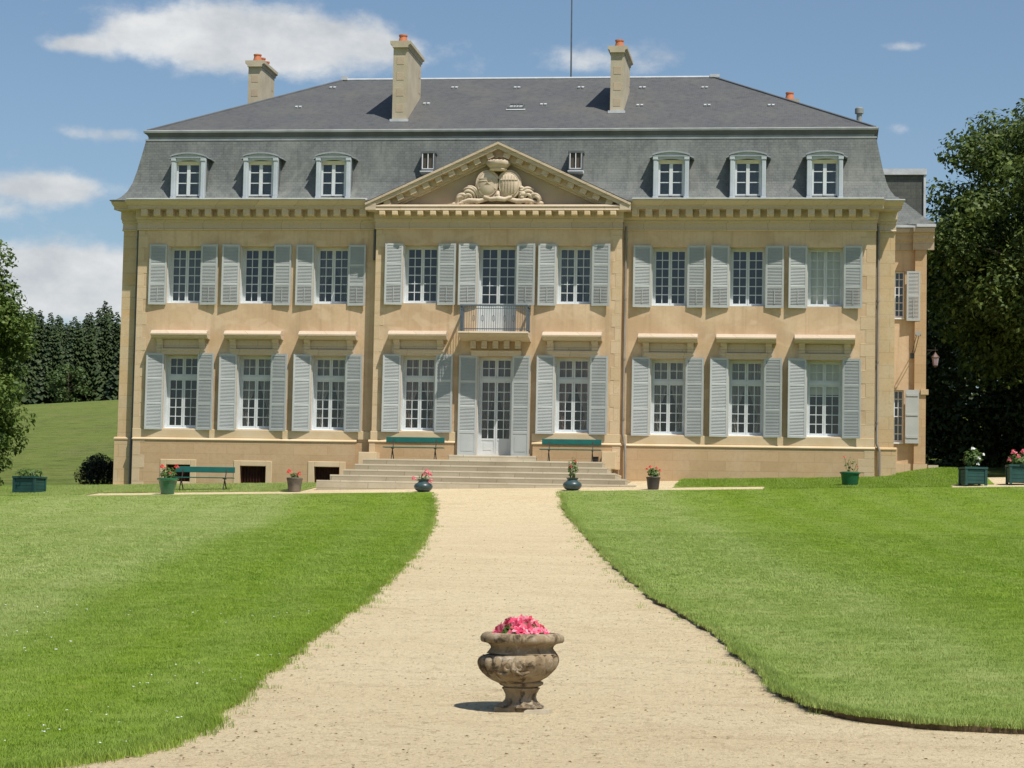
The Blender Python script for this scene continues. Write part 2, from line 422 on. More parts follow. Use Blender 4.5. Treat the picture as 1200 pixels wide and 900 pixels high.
MT = {
 'stucco': m_stucco(), 'plinth': m_plinth(),
 'cornice': m_ashlar('ochre_cornice_stone', 1.3, .34, (.475, .38, .28), (.545, .44, .33), (.34, .27, .185), (.53, .445, .35)),
 'quoin': m_ashlar('quoin_stone', 2.0, .42, (.53, .405, .26), (.585, .45, .30), (.44, .33, .205), (.50, .365, .215)),
 'pier': m_ashlar('pier_ashlar', .9, .40, (.50, .385, .24), (.54, .37, .20), (.38, .28, .165), (.57, .47, .32)),
 'band': plain('pale_stone_band', (.60, .48, .32), (.54, .41, .25), 1.2, .88, .15, bump=.25),
 'step': m_ashlar('step_stone', 1.7, .182, (.46, .40, .295), (.53, .465, .35), (.28, .235, .165), (.36, .305, .215)),
 'tympanum': plain('grey_tympanum_stone', (.42, .33, .235), (.36, .27, .185), 1.0, .9, .1, bump=.2),
 'carving': plain('carved_stone', (.60, .50, .385), (.46, .37, .275), 3, .85, .15, bump=.4),
 'slate': m_slate('wall_slate', .085, .15, (.098, .108, .106), (.128, .138, .133), (.072, .078, .078), (.190, .198, .178)),
 'slate_top': m_slate('roof_slate', .085, .15, (.078, .081, .084), (.098, .100, .101), (.056, .058, .060), (.112, .108, .098), kz=2.16),
 'slate_dark': m_slate('dark_slate', .115, .22, (.07, .075, .068), (.10, .105, .09), (.05, .05, .05), (.12, .14, .08)),
 'zinc': plain('weathered_zinc', (.29, .305, .30), (.21, .225, .22), 2.0, .55, .4, bump=.1),
 'pipe': plain('brownish_zinc_pipe', (.24, .225, .20), (.17, .155, .135), 1.5, .6, .3),
 'zinc_dark': plain('dark_zinc', (.115, .122, .128), (.085, .09, .095), 2.0, .55, .4),
 'zinc_white': plain('pale_zinc', (.52, .54, .56), (.40, .42, .44), 2.5, .5, .4),
 'dormer': plain('blue_grey_dormer_paint', (.43, .47, .50), (.37, .41, .44), 2.5, .6, .3),
 'hood': plain('grey_hood_metal', (.30, .325, .345), (.235, .26, .275), 2.5, .6, .3),
 'cream': plain('cream_paint', (.62, .56, .38), (.55, .48, .32), 3, .6, .3),
 'shutter': plain('grey_shutter_paint', (.415, .435, .43), (.37, .39, .385), 1.7, .6, .3),
 'frame': plain('white_grey_window_paint', (.56, .585, .59), (.50, .525, .53), 2.5, .5, .35),
 'sill': plain('white_sill_paint', (.78, .80, .82), (.70, .72, .74), 2.5, .5, .3),
 'glass': m_glass(),
 'curtain': m_cloth('pale_curtain', (.40, .36, .30), (.26, .22, .18)),
 'curtain_pink': m_cloth('pink_curtain', (.42, .31, .27), (.30, .17, .15)),
 'sheer': m_cloth('grey_sheer', (.15, .15, .145), (.10, .10, .10)),
 'blind': plain('cream_blind', (.62, .60, .50), (.56, .54, .45), 1.5, .8, .1),
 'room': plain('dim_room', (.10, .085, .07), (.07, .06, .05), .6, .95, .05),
 'grille': plain('rusty_grille', (.055, .022, .014), (.03, .014, .01), 6, .85, .15),
 'iron': plain('blue_grey_iron', (.10, .125, .15), (.07, .09, .11), 5, .5, .4),
 'iron_dark': plain('dark_iron', (.03, .026, .024), (.05, .032, .022), 8, .6, .35),
 'teal': plain('teal_bench_paint', (.012, .125, .105), (.010, .095, .085), 2.2, .45, .4, obj_space=True),
 'chimney': plain('grey_chimney_render', (.46, .405, .305), (.37, .32, .235), 1.3, .9, .15, bump=.35),
 'chimney_block': plain('pinkish_chimney_block', (.45, .365, .27), (.39, .315, .23), 2, .9, .15, bump=.3),
 'terracotta': plain('terracotta', (.53, .19, .095), (.42, .15, .08), 6, .8, .2),
 'pot_green': plain('green_glaze', (.012, .135, .055), (.02, .085, .04), 3.2, .18, .6, obj_space=True),
 'pot_turq': plain('slate_blue_glaze', (.04, .075, .08), (.025, .05, .055), 4, .35, .5, obj_space=True),
 'pot_grey': plain('grey_plastic_pot', (.075, .065, .055), (.20, .165, .125), 3, .7, .3, obj_space=True),
 'pot_dark': plain('dark_plastic_pot', (.035, .030, .028), (.055, .046, .04), 3, .5, .4, obj_space=True),
 'planter': plain('dark_green_planter_paint', (.018, .075, .062), (.014, .052, .046), 2.5, .55, .35, obj_space=True),
 'earth': plain('cut_earth', (.15, .105, .06), (.09, .065, .035), 14, .95, .1, bump=.6),
 'soil': plain('soil', (.04, .028, .018), (.06, .04, .025), 15, .95, .1),
 'gravel': m_gravel(), 'turf': m_turf(), 'blade': m_blade(), 'meadow': m_meadow(),
 'leaf_lime': m_leaf('broad_leaf', (.072, .112, .020), (.045, .076, .014), (.155, .20, .046), .7),
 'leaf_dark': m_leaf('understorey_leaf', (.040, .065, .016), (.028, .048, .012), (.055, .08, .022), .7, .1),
 'leaf_left': m_leaf('bright_leaf', (.098, .155, .026), (.065, .115, .02), (.15, .21, .045), .9),
 'leaf_wood': m_leaf('wood_edge_leaf', (.07, .115, .03), (.05, .085, .022), (.09, .135, .04), .4, .2),
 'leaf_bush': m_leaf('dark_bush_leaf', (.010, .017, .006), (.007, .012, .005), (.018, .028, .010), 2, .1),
 'needle': m_leaf('fir_needle', (.036, .058, .021), (.024, .042, .017), (.056, .082, .028), .25, .1),
 'leaf_pot': m_leaf('pot_plant_leaf', (.085, .15, .03), (.06, .11, .022), (.13, .19, .05), 6, .25),
 'bark': plain('bark', (.055, .045, .034), (.085, .07, .05), 5, .95, .1, bump=.6),
 'petal_pink': m_leaf('pink_petal', (.86, .10, .21), (.66, .03, .10), (.95, .42, .50), 22, .25),
 'petal_red': m_leaf('red_petal', (.80, .06, .055), (.68, .04, .05), (.85, .14, .12), 14, .2),
 'petal_salmon': m_leaf('rose_petal', (.82, .16, .22), (.72, .09, .16), (.9, .35, .38), 14, .25),
 'urn': m_urn(),
 'lamp_glass': plain('violet_lamp_glass', (.36, .27, .31), (.28, .20, .24), 8, .25, .5),
 'copper': plain('brown_lamp_metal', (.16, .09, .075), (.10, .06, .05), 8, .5, .5),
 'daisy': plain('white_petal', (.85, .85, .82), (.75, .75, .7), 9, .7, .2),
}

# ------------------------------------------------------------------ terrain
TY = [-90, -75, -58, -52, -45, -37.6, -28, -20, -13, -6.5, -3.4, 0, 4, 12, 400]
TZ = [-3.5, -3.45, -3.4, -3.2, -2.78, -2.34, -1.9, -1.5, -1.1, -.38, -.13, .15, .25, .3, .3]
def pchip(xs, ys):
    n = len(xs); h = [xs[i + 1] - xs[i] for i in range(n - 1)]; d = [(ys[i + 1] - ys[i]) / h[i] for i in range(n - 1)]
    m = [0.0] * n
    for i in range(1, n - 1):
        if d[i - 1] * d[i] > 0:
            w1 = 2 * h[i] + h[i - 1]; w2 = h[i] + 2 * h[i - 1]; m[i] = (w1 + w2) / (w1 / d[i - 1] + w2 / d[i])
    m[0] = d[0]; m[-1] = d[-1]
    xs_, ys_, m_, h_ = map(np.array, (xs, ys, m, h))
    def f(x):
        x = np.clip(np.asarray(x, float), xs[0], xs[-1])
        i = np.clip(np.searchsorted(xs_, x, side='right') - 1, 0, n - 2)
        t = (x - xs_[i]) / h_[i]
        return (2 * t**3 - 3 * t * t + 1) * ys_[i] + (t**3 - 2 * t * t + t) * h_[i] * m_[i] + (-2 * t**3 + 3 * t * t) * ys_[i + 1] + (t**3 - t * t) * h_[i] * m_[i + 1]
    return f
zbase = pchip(TY, TZ)
def sstep(a, b, x):
    t = np.clip((np.asarray(x, float) - a) / (b - a), 0, 1); return t * t * (3 - 2 * t)
def zg(x, y):
    x = np.asarray(x, float); y = np.asarray(y, float)
    return zbase(y) + .026 * np.clip(x, -25, 25) * np.clip((y + 30) / 24, 0, 1)
def zhill(x, y):
    """meadow climbing away to the left behind the house"""
    x = np.asarray(x, float); y = np.asarray(y, float)
    t = np.clip(y - 5, 0, None)
    rise = .083 * (np.sqrt(t * t + 64) - 8)
    lat = 1 + .0045 * np.clip(x + 75, -120, 60)
    return zg(x, y) + rise * np.clip(lat, .4, 1.3) * (1 - .55 * sstep(-10, 60, x))
def grid(name, xs, ys, zf, mat, parent=None):
    X, Y = np.meshgrid(xs, ys); Z = zf(X, Y)
    v = np.stack([X, Y, Z], -1).reshape(-1, 3); nx, ny = len(xs), len(ys)
    i = (np.arange(ny - 1)[:, None] * nx + np.arange(nx - 1)[None]).ravel()
    q = np.stack([i, i + 1, i + nx + 1, i + nx], 1).ravel()
    me = fast_mesh(name, v, 4, q, mat); me.shade_smooth()
    return obj(name, me, parent)
structure(grid('gravel_path', np.linspace(-60, 60, 121), np.concatenate([np.linspace(-100, -60, 11), np.linspace(-59.5, 2, 124)]), zg, MT['gravel']))
structure(grid('meadow', np.concatenate([np.linspace(-420, -62, 40), np.linspace(-60, 60, 41), np.linspace(64, 300, 20)]),
               np.concatenate([np.linspace(-1, 20, 43), np.linspace(21, 60, 40), np.linspace(63, 420, 90)]),
               lambda x, y: zhill(x, y) - .45 * (1 - sstep(.5, 3.5, y)) + .0, MT['meadow']))
structure(grid('ground', np.linspace(-2500, 2500, 26), np.linspace(-2500, 2500, 26), lambda x, y: x * 0 - 6.0, MT['meadow']))

# edges of the gravel path (x of the lawn's edge for a given y)
LEFT = [(-53.0, 5.29), (-52.2, 5.21), (-50.4, 5.0), (-48.1, 4.77), (-45.4, 4.55), (-42.6, 4.33), (-40.2, 4.07), (-36.6, 3.66), (-32.3, 3.1), (-22.1, 1.66), (-10.5, -.15), (-5.5, -1.05), (-5.2, -1.1)]
LEFT = [(-59.5, 2.6), (-58.6, 3.6), (-57.8, 4.3), (-57.1, 4.75), (-56.5, 5.05), (-55.97, 5.24), (-55.35, 5.36), (-54.6, 5.43), (-53.9, 5.42)] + LEFT
RIGHT = [(-52.95, 17), (-52.85, 13), (-52.8, 11.7), (-52.68, 10.95), (-52.3, 10.45), (-51.7, 10.1), (-50.6, 9.82), (-48.5, 9.5), (-46.6, 9.2), (-44, 8.7), (-41.2, 8.02), (-35.4, 7.05), (-27.1, 5.86), (-17.3, 4.42), (-10.6, 3.36), (-6.2, 2.8), (-5.6, 2.78)]
def edge_f(pts):
    ys = np.array([p[0] for p in pts]); xs = np.array([p[1] for p in pts])
    return lambda y: np.interp(y, ys, xs)
def wob(y, k=1.0):
    return .022 * k * (np.sin(y * 1.9) + .8 * np.sin(y * 4.3 + 1) + .7 * np.sin(y * 9.1 + 2) + .5 * np.sin(y * 17.3 + .5) + .45 * np.sin(y * 31.7))
eL, eR = edge_f(LEFT), edge_f(RIGHT)
def mow(y): return wob(np.asarray(y, float))
def lift_at(y, lift):
    return np.where(y < -14, lift, np.maximum(.022, lift * np.clip((-y - 5) / 9, 0, 1)))
def lawn(name, y0, y1, edge, side, xfar, lift=.085, top=None):
    """turf slab whose path-side edge follows edge(y); cut turf shows as a small real step"""
    ys = [y0]
    while ys[-1] < y1 - 1e-6: ys.append(min(y1, ys[-1] + (.06 if ys[-1] < -50.5 else .25 if ys[-1] < -30 else .5)))
    ys = np.array(ys)
    ex = edge(ys) + wob(ys)
    f = np.concatenate([[0], np.geomspace(.003, 1, 34)])
    X = ex[:, None] + (xfar - ex)[:, None] * f[None]
    Y = np.repeat(ys[:, None], len(f), 1)
    lift = lift_at(Y, lift)
    Z = zg(X, Y) + lift * np.clip(.8 + .2 * (np.abs(X - ex[:, None]) / .12), 0, 1)
    if top: Z = Z + top(X, Y)
    skirt = np.stack([ex + side * .035, ys, zg(ex, ys) - .1], -1)[:, None]
    V = np.concatenate([skirt, np.stack([X, Y, Z], -1)], 1)
    # end skirts
    def drop(row): r = row.copy(); r[:, 2] = zg(r[:, 0], r[:, 1]) - .1; return r[None]
    V = np.concatenate([drop(V[0]), V, drop(V[-1])], 0)
    ny, nx = V.shape[:2]
    i = (np.arange(ny - 1)[:, None] * nx + np.arange(nx - 1)[None]).ravel()
    q = (np.stack([i, i + 1, i + nx + 1, i + nx], 1) if side > 0 else np.stack([i, i + nx, i + nx + 1, i + 1], 1)).ravel()
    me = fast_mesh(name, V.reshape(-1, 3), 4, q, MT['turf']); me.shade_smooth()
    me.materials.append(MT['earth'])
    mi = np.zeros(len(me.polygons), np.int32); mi.reshape(ny - 1, nx - 1)[:, 0] = 1; me.polygons.foreach_set('material_index', mi)
    me.set_sharp_from_angle(angle=rad(40))
    return structure(obj(name, me))
Y_STRIP0, Y_STRIP1 = -5.65, -4.1
lawn('lawn', -59.5, Y_STRIP0, eL, -1, -45, .035)
lawn('lawn', -52.95, Y_STRIP0 - .1, eR, 1, 45, .08)
lawn('lawn', Y_STRIP0 + .004, Y_STRIP1 - .004, lambda y: y * 0 - 11.6, -1, -45, .03)
lawn('lawn', Y_STRIP0 - .09, Y_STRIP1 + .09, lambda y: y * 0 + 8.6, 1, 13.9, .03)
def berm(x, y): return .27 * np.exp(-((x - 14.1) / 1.5)**2 - ((y - 1.8) / 2.4)**2)
lawn('lawn', Y_STRIP1, 1.6, lambda y: y * 0 - 5.3, -1, -45, .04)
lawn('lawn', Y_STRIP1 + .1, 6.2, lambda y: np.where(y < 7.0, 5.9, 5.9) + y * 0, 1, 15.2, .05, berm)

# ------------------------------------------------------------------ the house
H = thing('chateau', 'long ochre stone manor house with grey shutters, slate mansard roof and carved central pediment', 'manor house', (0, 0, 0))
AY = -.35                        # the central bay stands 35 cm proud
XC = [-10.30, -7.876, -5.433, -2.456, 0.0, 2.456, 5.433, 7.876, 10.30]
UW, UZ0, UZ1 = .56, 5.80, 7.66
LZ0, LZ1 = 1.74, 4.12
def wall_open(mb, x0, x1, z0, z1, y, opens, depth):
    xs = sorted({x0, x1, *[o[0] for o in opens], *[o[1] for o in opens]})
    zs = sorted({z0, z1, *[o[2] for o in opens], *[o[3] for o in opens]})
    for i in range(len(xs) - 1):
        for j in range(len(zs) - 1):
            cx, cz = (xs[i] + xs[i + 1]) / 2, (zs[j] + zs[j + 1]) / 2
            if any(o[0] < cx < o[1] and o[2] < cz < o[3] for o in opens): continue
            mb.quad((xs[i], y, zs[j]), (xs[i + 1], y, zs[j]), (xs[i + 1], y, zs[j + 1]), (xs[i], y, zs[j + 1]))
    for a, b, c, d in opens:
        mb.quad((a, y, c), (a, y + depth, c), (a, y + depth, d), (a, y, d)); mb.quad((b, y, c), (b, y, d), (b, y + depth, d), (b, y + depth, c))
        mb.quad((a, y, d), (a, y + depth, d), (b, y + depth, d), (b, y, d)); mb.quad((a, y, c), (b, y, c), (b, y + depth, c), (a, y + depth, c))
def op(i, up):
    x = XC[i]
    if up: return (x - (.62 if i == 4 else UW), x + (.62 if i == 4 else UW), 4.86 if i == 4 else UZ0, UZ1)
    return (x - .55, x + .55, .99 if i == 4 else LZ0, LZ1)
w = MB()
wall_open(w, -11.85, -3.92, 1.38, 9.0, 0, [op(i, u) for i in (0, 1, 2) for u in (0, 1)], .50)
wall_open(w, 3.95, 11.85, 1.38, 9.0, 0, [op(i, u) for i in (6, 7, 8) for u in (0, 1)], .50)
wall_open(w, -3.92, 3.95, -.3, 9.0, AY, [op(i, u) for i in (3, 4, 5) for u in (0, 1)], .52)
w.quad((-3.92, AY, -.3), (-3.92, AY, 9), (-3.92, 0, 9), (-3.92, 0, -.3)); w.quad((3.95, AY, -.3), (3.95, 0, -.3), (3.95, 0, 9), (3.95, AY, 9))
w.build('wall', MT['stucco'], H)
# plain body behind the facade: back, sides, rooms
b = MB()
for sx in (-1, 1):
    b.quad((sx * 12.40, .34, -.4), (sx * 12.40, 12.4, -.4), (sx * 12.40, 12.4, 9), (sx * 12.40, .34, 9))
b.quad((-12.4, 12.4, -.4), (12.4, 12.4, -.4), (12.4, 12.4, 9), (-12.4, 12.4, 9))
b.build('rear_wall', MT['stucco'], H)
r = MB()
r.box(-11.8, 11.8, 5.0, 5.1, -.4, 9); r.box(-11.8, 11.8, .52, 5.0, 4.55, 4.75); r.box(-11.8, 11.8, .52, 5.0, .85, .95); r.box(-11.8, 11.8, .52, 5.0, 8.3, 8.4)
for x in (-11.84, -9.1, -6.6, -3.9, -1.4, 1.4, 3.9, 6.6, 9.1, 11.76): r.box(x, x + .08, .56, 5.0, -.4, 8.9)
r.build('inner_room', MT['room'], H)
# plinth with cellar openings
BASE = [(-10.66, -9.87, .02, .56), (-8.23, -7.38, .0, .55), (-5.80, -4.98, .0, .56)]
p = MB()
wall_open(p, -11.80, -4.47, -.7, 1.36, -.12, BASE, .3)
p.quad((-4.47, -.12, -.7), (-4.47, 0, -.7), (-4.47, 0, 1.36), (-4.47, -.12, 1.36)); p.quad((-4.47, 0, -.7), (-3.92, 0, -.7), (-3.92, 0, 1.38), (-4.47, 0, 1.38)); p.quad((-11.80, -.12, -.7), (-11.80, -.12, 1.36), (-11.80, .3, 1.36), (-11.80, .3, -.7))
p.build('plinth', MT['plinth'], H)
p = MB()
wall_open(p, 3.96, 11.85, -.5, 1.36, -.12, [], .3); p.quad((11.85, -.12, -.5), (11.85, .3, -.5), (11.85, .3, 1.36), (11.85, -.12, 1.36))
p.build('plinth', MT['plinth'], H)
for x0, x1 in ((-3.97, -1.25), (1.25, 4.0)): MB().box(x0, x1, AY - .09, AY - .002, .6, 1.36).build('plinth', MT['plinth'], H)
for a, bx, c, d in BASE:
    m = MB()
    m.cbox(a - .20, a - .001, -.145, -.118, c - .2, d + .17); m.cbox(bx + .001, bx + .20, -.145, -.118, c - .2, d + .17); m.cbox(a - .001, bx + .001, -.143, -.118, d + .001, d + .17); m.cbox(a - .001, bx + .001, -.143, -.118, c - .12, c - .001)
    fr = m.build('basement_window', MT['band'], H)
    g = MB(); g.box(a, bx, .12, .15, c, d)
    for k in range(9):
        x = a + (bx - a) * (k + .5) / 9; g.box(x - .012, x + .012, .02, .045, c, d)
    g.build('grille', MT['grille'], fr)
# stone band between plinth and windows, cap of the plinth
for x0, x1, y in ((-11.85, -3.925, 0), (3.955, 11.85, 0), (-3.95, -1.2, AY), (1.2, 3.98, AY)):
    MB().cbox(x0, x1, y - .045, y - .002, 1.44, 1.715).build('sill_course', MT['band'], H)
for x0, x1, y in ((-11.82, -4.45, -.12), (3.99, 11.87, -.12), (-4.0, -1.22, AY - .09), (1.22, 4.02, AY - .09)):
    s = MB(); s.extrude([(y - .03, 1.362), (y - .03, 1.385), (y + .05, 1.44), (y + .12, 1.445), (y + .12, 1.362)], 'x', x0, x1); s.build('plinth_cap', MT['band'], H)
# quoins
def quoin_strip(x, y, z0, z1, direction, wide):
    z = z0; k = 0; q = MB()
    while z < z1 - .02:
        h = min(.42, z1 - z); wd = wide if k % 2 == 0 else wide * .62
        q.cbox(min(x, x + direction * wd), max(x, x + direction * wd), y - .008, y - .001, z + .003, z + h - .003, .004); z += h; k += 1
    q.build('quoin', MT['quoin'], H)
quoin_strip(-11.85, 0, 1.72, 8.15, 1, .34); quoin_strip(11.85, 0, 1.72, 8.15, -1, .46)
quoin_strip(-3.92, AY, 1.72, 8.15, 1, .30); quoin_strip(3.95, AY, 1.72, 8.15, -1, .30)
quoin_strip(-11.80, -.12, -.4, 1.36, 1, .40); quoin_strip(11.85, -.12, -.2, 1.36, -1, .5); quoin_strip(-3.97, AY - .09, .6, 1.36, 1, .3); quoin_strip(4.0, AY - .09, .6, 1.36, -1, .4)
# corner piers, set back from the facade
for sx in (-1, 1):
    x0, x1 = sorted((sx * 11.86, sx * 12.45))
    pr = MB(); pr.box(x0, x1, .30, .70, 1.36, 8.9)
    pr = pr.build('corner_pier', MT['pier'], H)
    m = MB(); m.box(x0 - (.07 if sx < 0 else 0), x1 + (.07 if sx > 0 else 0), .22, .70, -.7, 1.36)
    m.extrude([(.20, 1.362), (.20, 1.40), (.29, 1.45), (.40, 1.45), (.40, 1.362)], 'x', x0 - (.09 if sx < 0 else 0), x1 + (.09 if sx > 0 else 0))
    if sx < 0: m.box(x0 - .10, x1 - .02, .12, .7, -.7, -.12)
    m.build('pier_base', MT['pier'], pr)
# main cornice: frieze mouldings, modillions, corona
def sweep_mitre(mb, prof, yo, x0, x1, m0, m1):
    """profile run along x whose ends splay outwards with the projection (mitred returns)"""
    n = len(prof)
    a = [(x0 - m0 * (yo - y), y, z) for y, z in prof]; b_ = [(x1 + m1 * (yo - y), y, z) for y, z in prof]
    mb.add(a + b_, [(i, (i + 1) % n, n + (i + 1) % n, n + i) for i in range(n)] + [tuple(range(n - 1, -1, -1)), tuple(range(n, 2 * n))])
def cornice_run(mb, x0, x1, yo, m0=0.0, m1=0.0):
    """profile of the wing cornice in front of wall plane yo"""
    P = [(yo - .002, 8.17), (yo - .05, 8.17), (yo - .08, 8.205), (yo - .05, 8.24), (yo - .04, 8.41), (yo - .10, 8.44), (yo - .10, 8.50), (yo - .17, 8.56),
         (yo - .17, 8.79), (yo - .58, 8.80), (yo - .58, 8.90), (yo - .64, 8.92), (yo - .74, 9.00), (yo - .76, 9.05), (yo - .002, 9.08)]
    sweep_mitre(mb, P, yo, x0, x1, m0, m1)
def modillions(mb, x0, x1, yo, n, zt=8.797, zb=8.575, pro=.53, wd=.215):
    for k in range(n):
        x = x0 + (x1 - x0) * (k + .5) / n
        mb.extrude([(yo - .165, zb), (yo - pro * .9, zb), (yo - pro, zb + .04), (yo - pro, zt), (yo - .165, zt)], 'x', x - wd / 2, x + wd / 2)
for x0, x1, yo, m0, m1 in ((-11.86, -3.93, 0, .35, 0), (3.96, 11.86, 0, 0, .35), (-12.46, -11.90, .30, .28, 0), (11.90, 12.46, .30, 0, .30)):
    c = MB(); cornice_run(c, x0, x1, yo, m0, m1)
    co = c.build('cornice', MT['cornice'], H)
    if x1 - x0 > 2:
        n_ = 18; a0, a1 = x0 + (.12 if x0 < 0 else .2), x1 - (.2 if x0 < 0 else .12)
        for k in range(n_):
            m_ = MB(); modillions(m_, -(a1 - a0) / n_ / 2, (a1 - a0) / n_ / 2, 0, 1); me_ = SHARED.setdefault('modillion', m_.mesh('modillion', MT['cornice']))
            obj('modillion', me_, co, (a0 + (a1 - a0) * (k + .5) / n_, 0, 0))
# gutter line over the cornice
for x0, x1, y in ((-12.05, -4.22, -.78), (4.28, 12.07, -.78), (-12.70, -12.06, -.48), (12.08, 12.72, -.48)):
    g = MB(); g.extrude([(y, 9.052), (y - .06, 9.066), (y - .06, 9.086), (y, 9.098), (y + .35, 9.16), (y + .35, 9.085)], 'x', x0, x1)
    g.build('gutter', MT['zinc_white'] if abs(x1 - x0) > 2 or x0 > 0 else MT['zinc_dark'], H)
# pediment over the central bay
ped = MB()
Ya = AY
prof = [(Ya - .002, 8.17), (Ya - .05, 8.17), (Ya - .08, 8.205), (Ya - .05, 8.24), (Ya - .04, 8.38), (Ya - .12, 8.42), (Ya - .12, 8.545), (Ya - .14, 8.55), (Ya - .14, 8.69), (Ya - .47, 8.70), (Ya - .50, 8.72), (Ya - .46, 8.765), (Ya - .46, 8.81), (Ya - .49, 8.83), (Ya - .43, 8.895), (Ya - .002, 8.93)]
sweep_mitre(ped, prof, Ya, -3.93, 3.96, .30, .30)
AP, EX, EZ = (.02, 10.88), 4.22, 8.94      # apex, half width, eave height
sl = math.atan2(AP[1] - EZ, EX)
for sx in (-1, 1):
    ux, uz = sx * math.cos(sl), -math.sin(sl)          # down the slope
    nx, nz = sx * math.sin(sl), math.cos(sl)           # outwards
    L = math.hypot(EX, AP[1] - EZ)
    def P3(t, n, y): return (AP[0] + ux * t + nx * n, y, AP[1] + uz * t + nz * n)
    def raked(t0, t1, n0, n1, y0, y1):
        # ends: apex end cut plumb on x = apex
        vs = []
        for n in (n0, n1):
            for y in (y0, y1):
                for t in (t0, t1):
                    tt = t if t else -n * math.tan(sl)
                    vs.append(P3(tt, n, y))
        ped.add(vs, [(0, 1, 3, 2), (4, 6, 7, 5), (0, 4, 5, 1), (2, 3, 7, 6), (0, 2, 6, 4), (1, 5, 7, 3)])
    raked(0, L + .02, -.07, 0, Ya - .54, Ya + .25); raked(0, L - .06, -.19, -.072, Ya - .48, Ya + .25); raked(0, L - .42, -.40, -.192, Ya - .20, Ya + .25); raked(0, L - .60, -.46, -.402, Ya - .10, Ya + .25)
    n = 9
    for k in range(n):
        t = .42 + (L - 1.05) * k / (n - 1)
        raked(t - .105, t + .105, -.355, -.194, Ya - .40, Ya - .202)
ped.box(-4.20, -3.86, Ya - .50, Ya - .001, 8.72, 8.95); ped.box(3.90, 4.24, Ya - .50, Ya - .001, 8.72, 8.95)
PED = ped.build('pediment', MT['cornice'], H)
dn = MB(); dn.cbox(-.095, .095, -.50, -.141, 8.555, 8.690, .015); dn = dn.mesh('dentil', MT['band'])
for k in range(19): obj('dentil', dn, PED, (-3.86 + 7.76 * (k + .5) / 19, Ya, 0))
t = MB(); t.add([(-3.7, Ya - .01, 8.9), (3.74, Ya - .01, 8.9), (.02, Ya - .01, 10.62)], [(0, 1, 2)]); t.build('tympanum', MT['tympanum'], PED)
# slate roof of the pediment running back into the mansard
t = MB()
for sx in (-1, 1):
    t.quad((AP[0], Ya - .5, AP[1] + .012), (AP[0] + sx * (EX + .04), Ya - .5, EZ + .012), (AP[0] + sx * (EX + .04), .6, EZ + .012), (AP[0], 1.0, AP[1] + .012))
t.build('pediment_roof', MT['zinc_dark'], PED)
# carved arms: two oval shields, a crown, palm fronds and a ribbon
ca = MB()
yc = Ya - .20
RYO = .20
def oval(cx, cz, rx, rz, ry=RYO):
    ca.ball((cx, yc, cz), (rx, ry, rz), 32, 20)
    ca.extrude([(cx + rx * .98 * math.cos(a), cz + rz * .98 * math.sin(a)) for a in np.linspace(0, 2 * math.pi, 33)[:-1]], 'y', yc, Ya - .005)
    for kk, rr in ((1.0, .042), (.86, .016)):
        ring = [(cx + rx * kk * math.cos(a), yc - ry * math.sqrt(max(0, 1 - kk * kk)) - (.03 if kk == 1 else .004), cz + rz * kk * math.sin(a)) for a in np.linspace(0, 2 * math.pi, 41)]
        ca.tube(ring, rr, 6, False)
def on_oval(cx, cz, u, v, o=.006):
    q_ = max(0, 1 - u * u - v * v); return (cx + .36 * u, yc - RYO * math.sqrt(q_) - o, cz + .43 * v)
oval(-.32, 9.56, .36, .43); oval(.36, 9.56, .36, .43)
for v0 in (.22, .40): ca.tube([on_oval(-.32, 9.56, u, v0) for u in np.linspace(-.78, .78, 13)], .014, 5)
for u0 in (-.5, -.25, 0, .25, .5): ca.tube([on_oval(.36, 9.56, u0, v) for v in np.linspace(-.68, .66, 13)], .013, 5)
ca.tube([on_oval(.36, 9.56, u, .30, .012) for u in np.linspace(-.76, .76, 13)], .02, 5)
ca.tube([on_oval(-.32, 9.56, -.75, -.35), on_oval(-.32, 9.56, 0, .12, .014), on_oval(-.32, 9.56, .75, -.35)], .022, 5)
# crown
ca.lathe([(.25, 9.98), (.29, 10.02), (.26, 10.07), (.33, 10.13), (.38, 10.20), (.36, 10.28), (.24, 10.32)], 22, (.01, yc - .05, 0), lambda r, z, a, j: r * (1 + (.05 * math.cos(a * 11) if j > 3 else 0)))
for k in range(9):
    a = math.pi * (k / 8.0) + math.pi
    ca.ball((.01 + .31 * math.cos(a), yc - .05 + .28 * math.sin(a), 10.27), .055, 8, 5)
# curled acanthus plumes and ribbons at the foot of the shields
yc = Ya - .10
for sx in (-1, 1):
    for (cx, cz, R_, a0, a1, r0) in ((.95, 9.14, .11, 200, -40, .045), (.96, 9.16, .21, 190, 20, .048), (.98, 9.16, .32, 185, 60, .045), (1.02, 9.14, .43, 180, 95, .04) if sx < 0 else (.94, 9.12, .22, 178, 100, .07),
                                (1.18, 9.06, .13, 170, -60, .05), (1.16, 9.04, .22, 165, 10, .045)):
        pts = []
        us = np.linspace(0, 1, 15)
        for u in us:
            t = rad(a0 + (a1 - a0) * u); rr = R_ * (1 - .12 * u)
            pts.append((.02 + sx * (cx + rr * math.cos(t)) if sx > 0 else .02 - (cx + rr * math.cos(t)), yc - .06 - .10 * math.sin(u * 3.0), max(8.97, cz + rr * math.sin(t))))
        ca.tube(pts, [r0 * (.55 + .6 * math.sin(3.0 * u + .1)) for u in us], 8)
    for k in range(16):
        cx = random.uniform(.55, 1.42)
        ca.ball((.02 + sx * cx, yc - .05, 8.95 + random.uniform(0, .20) * (1.5 - cx)), (random.uniform(.07, .12), .12, random.uniform(.04, .08)), 8, 6)
    ca.tube([(.02 + sx * .3, yc - .16, 9.10), (.02 + sx * .6, yc - .18, 9.03), (.02 + sx * .95, yc - .14, 9.06), (.02 + sx * 1.40, yc - .06, 8.96)], [.06, .075, .07, .03], 8)
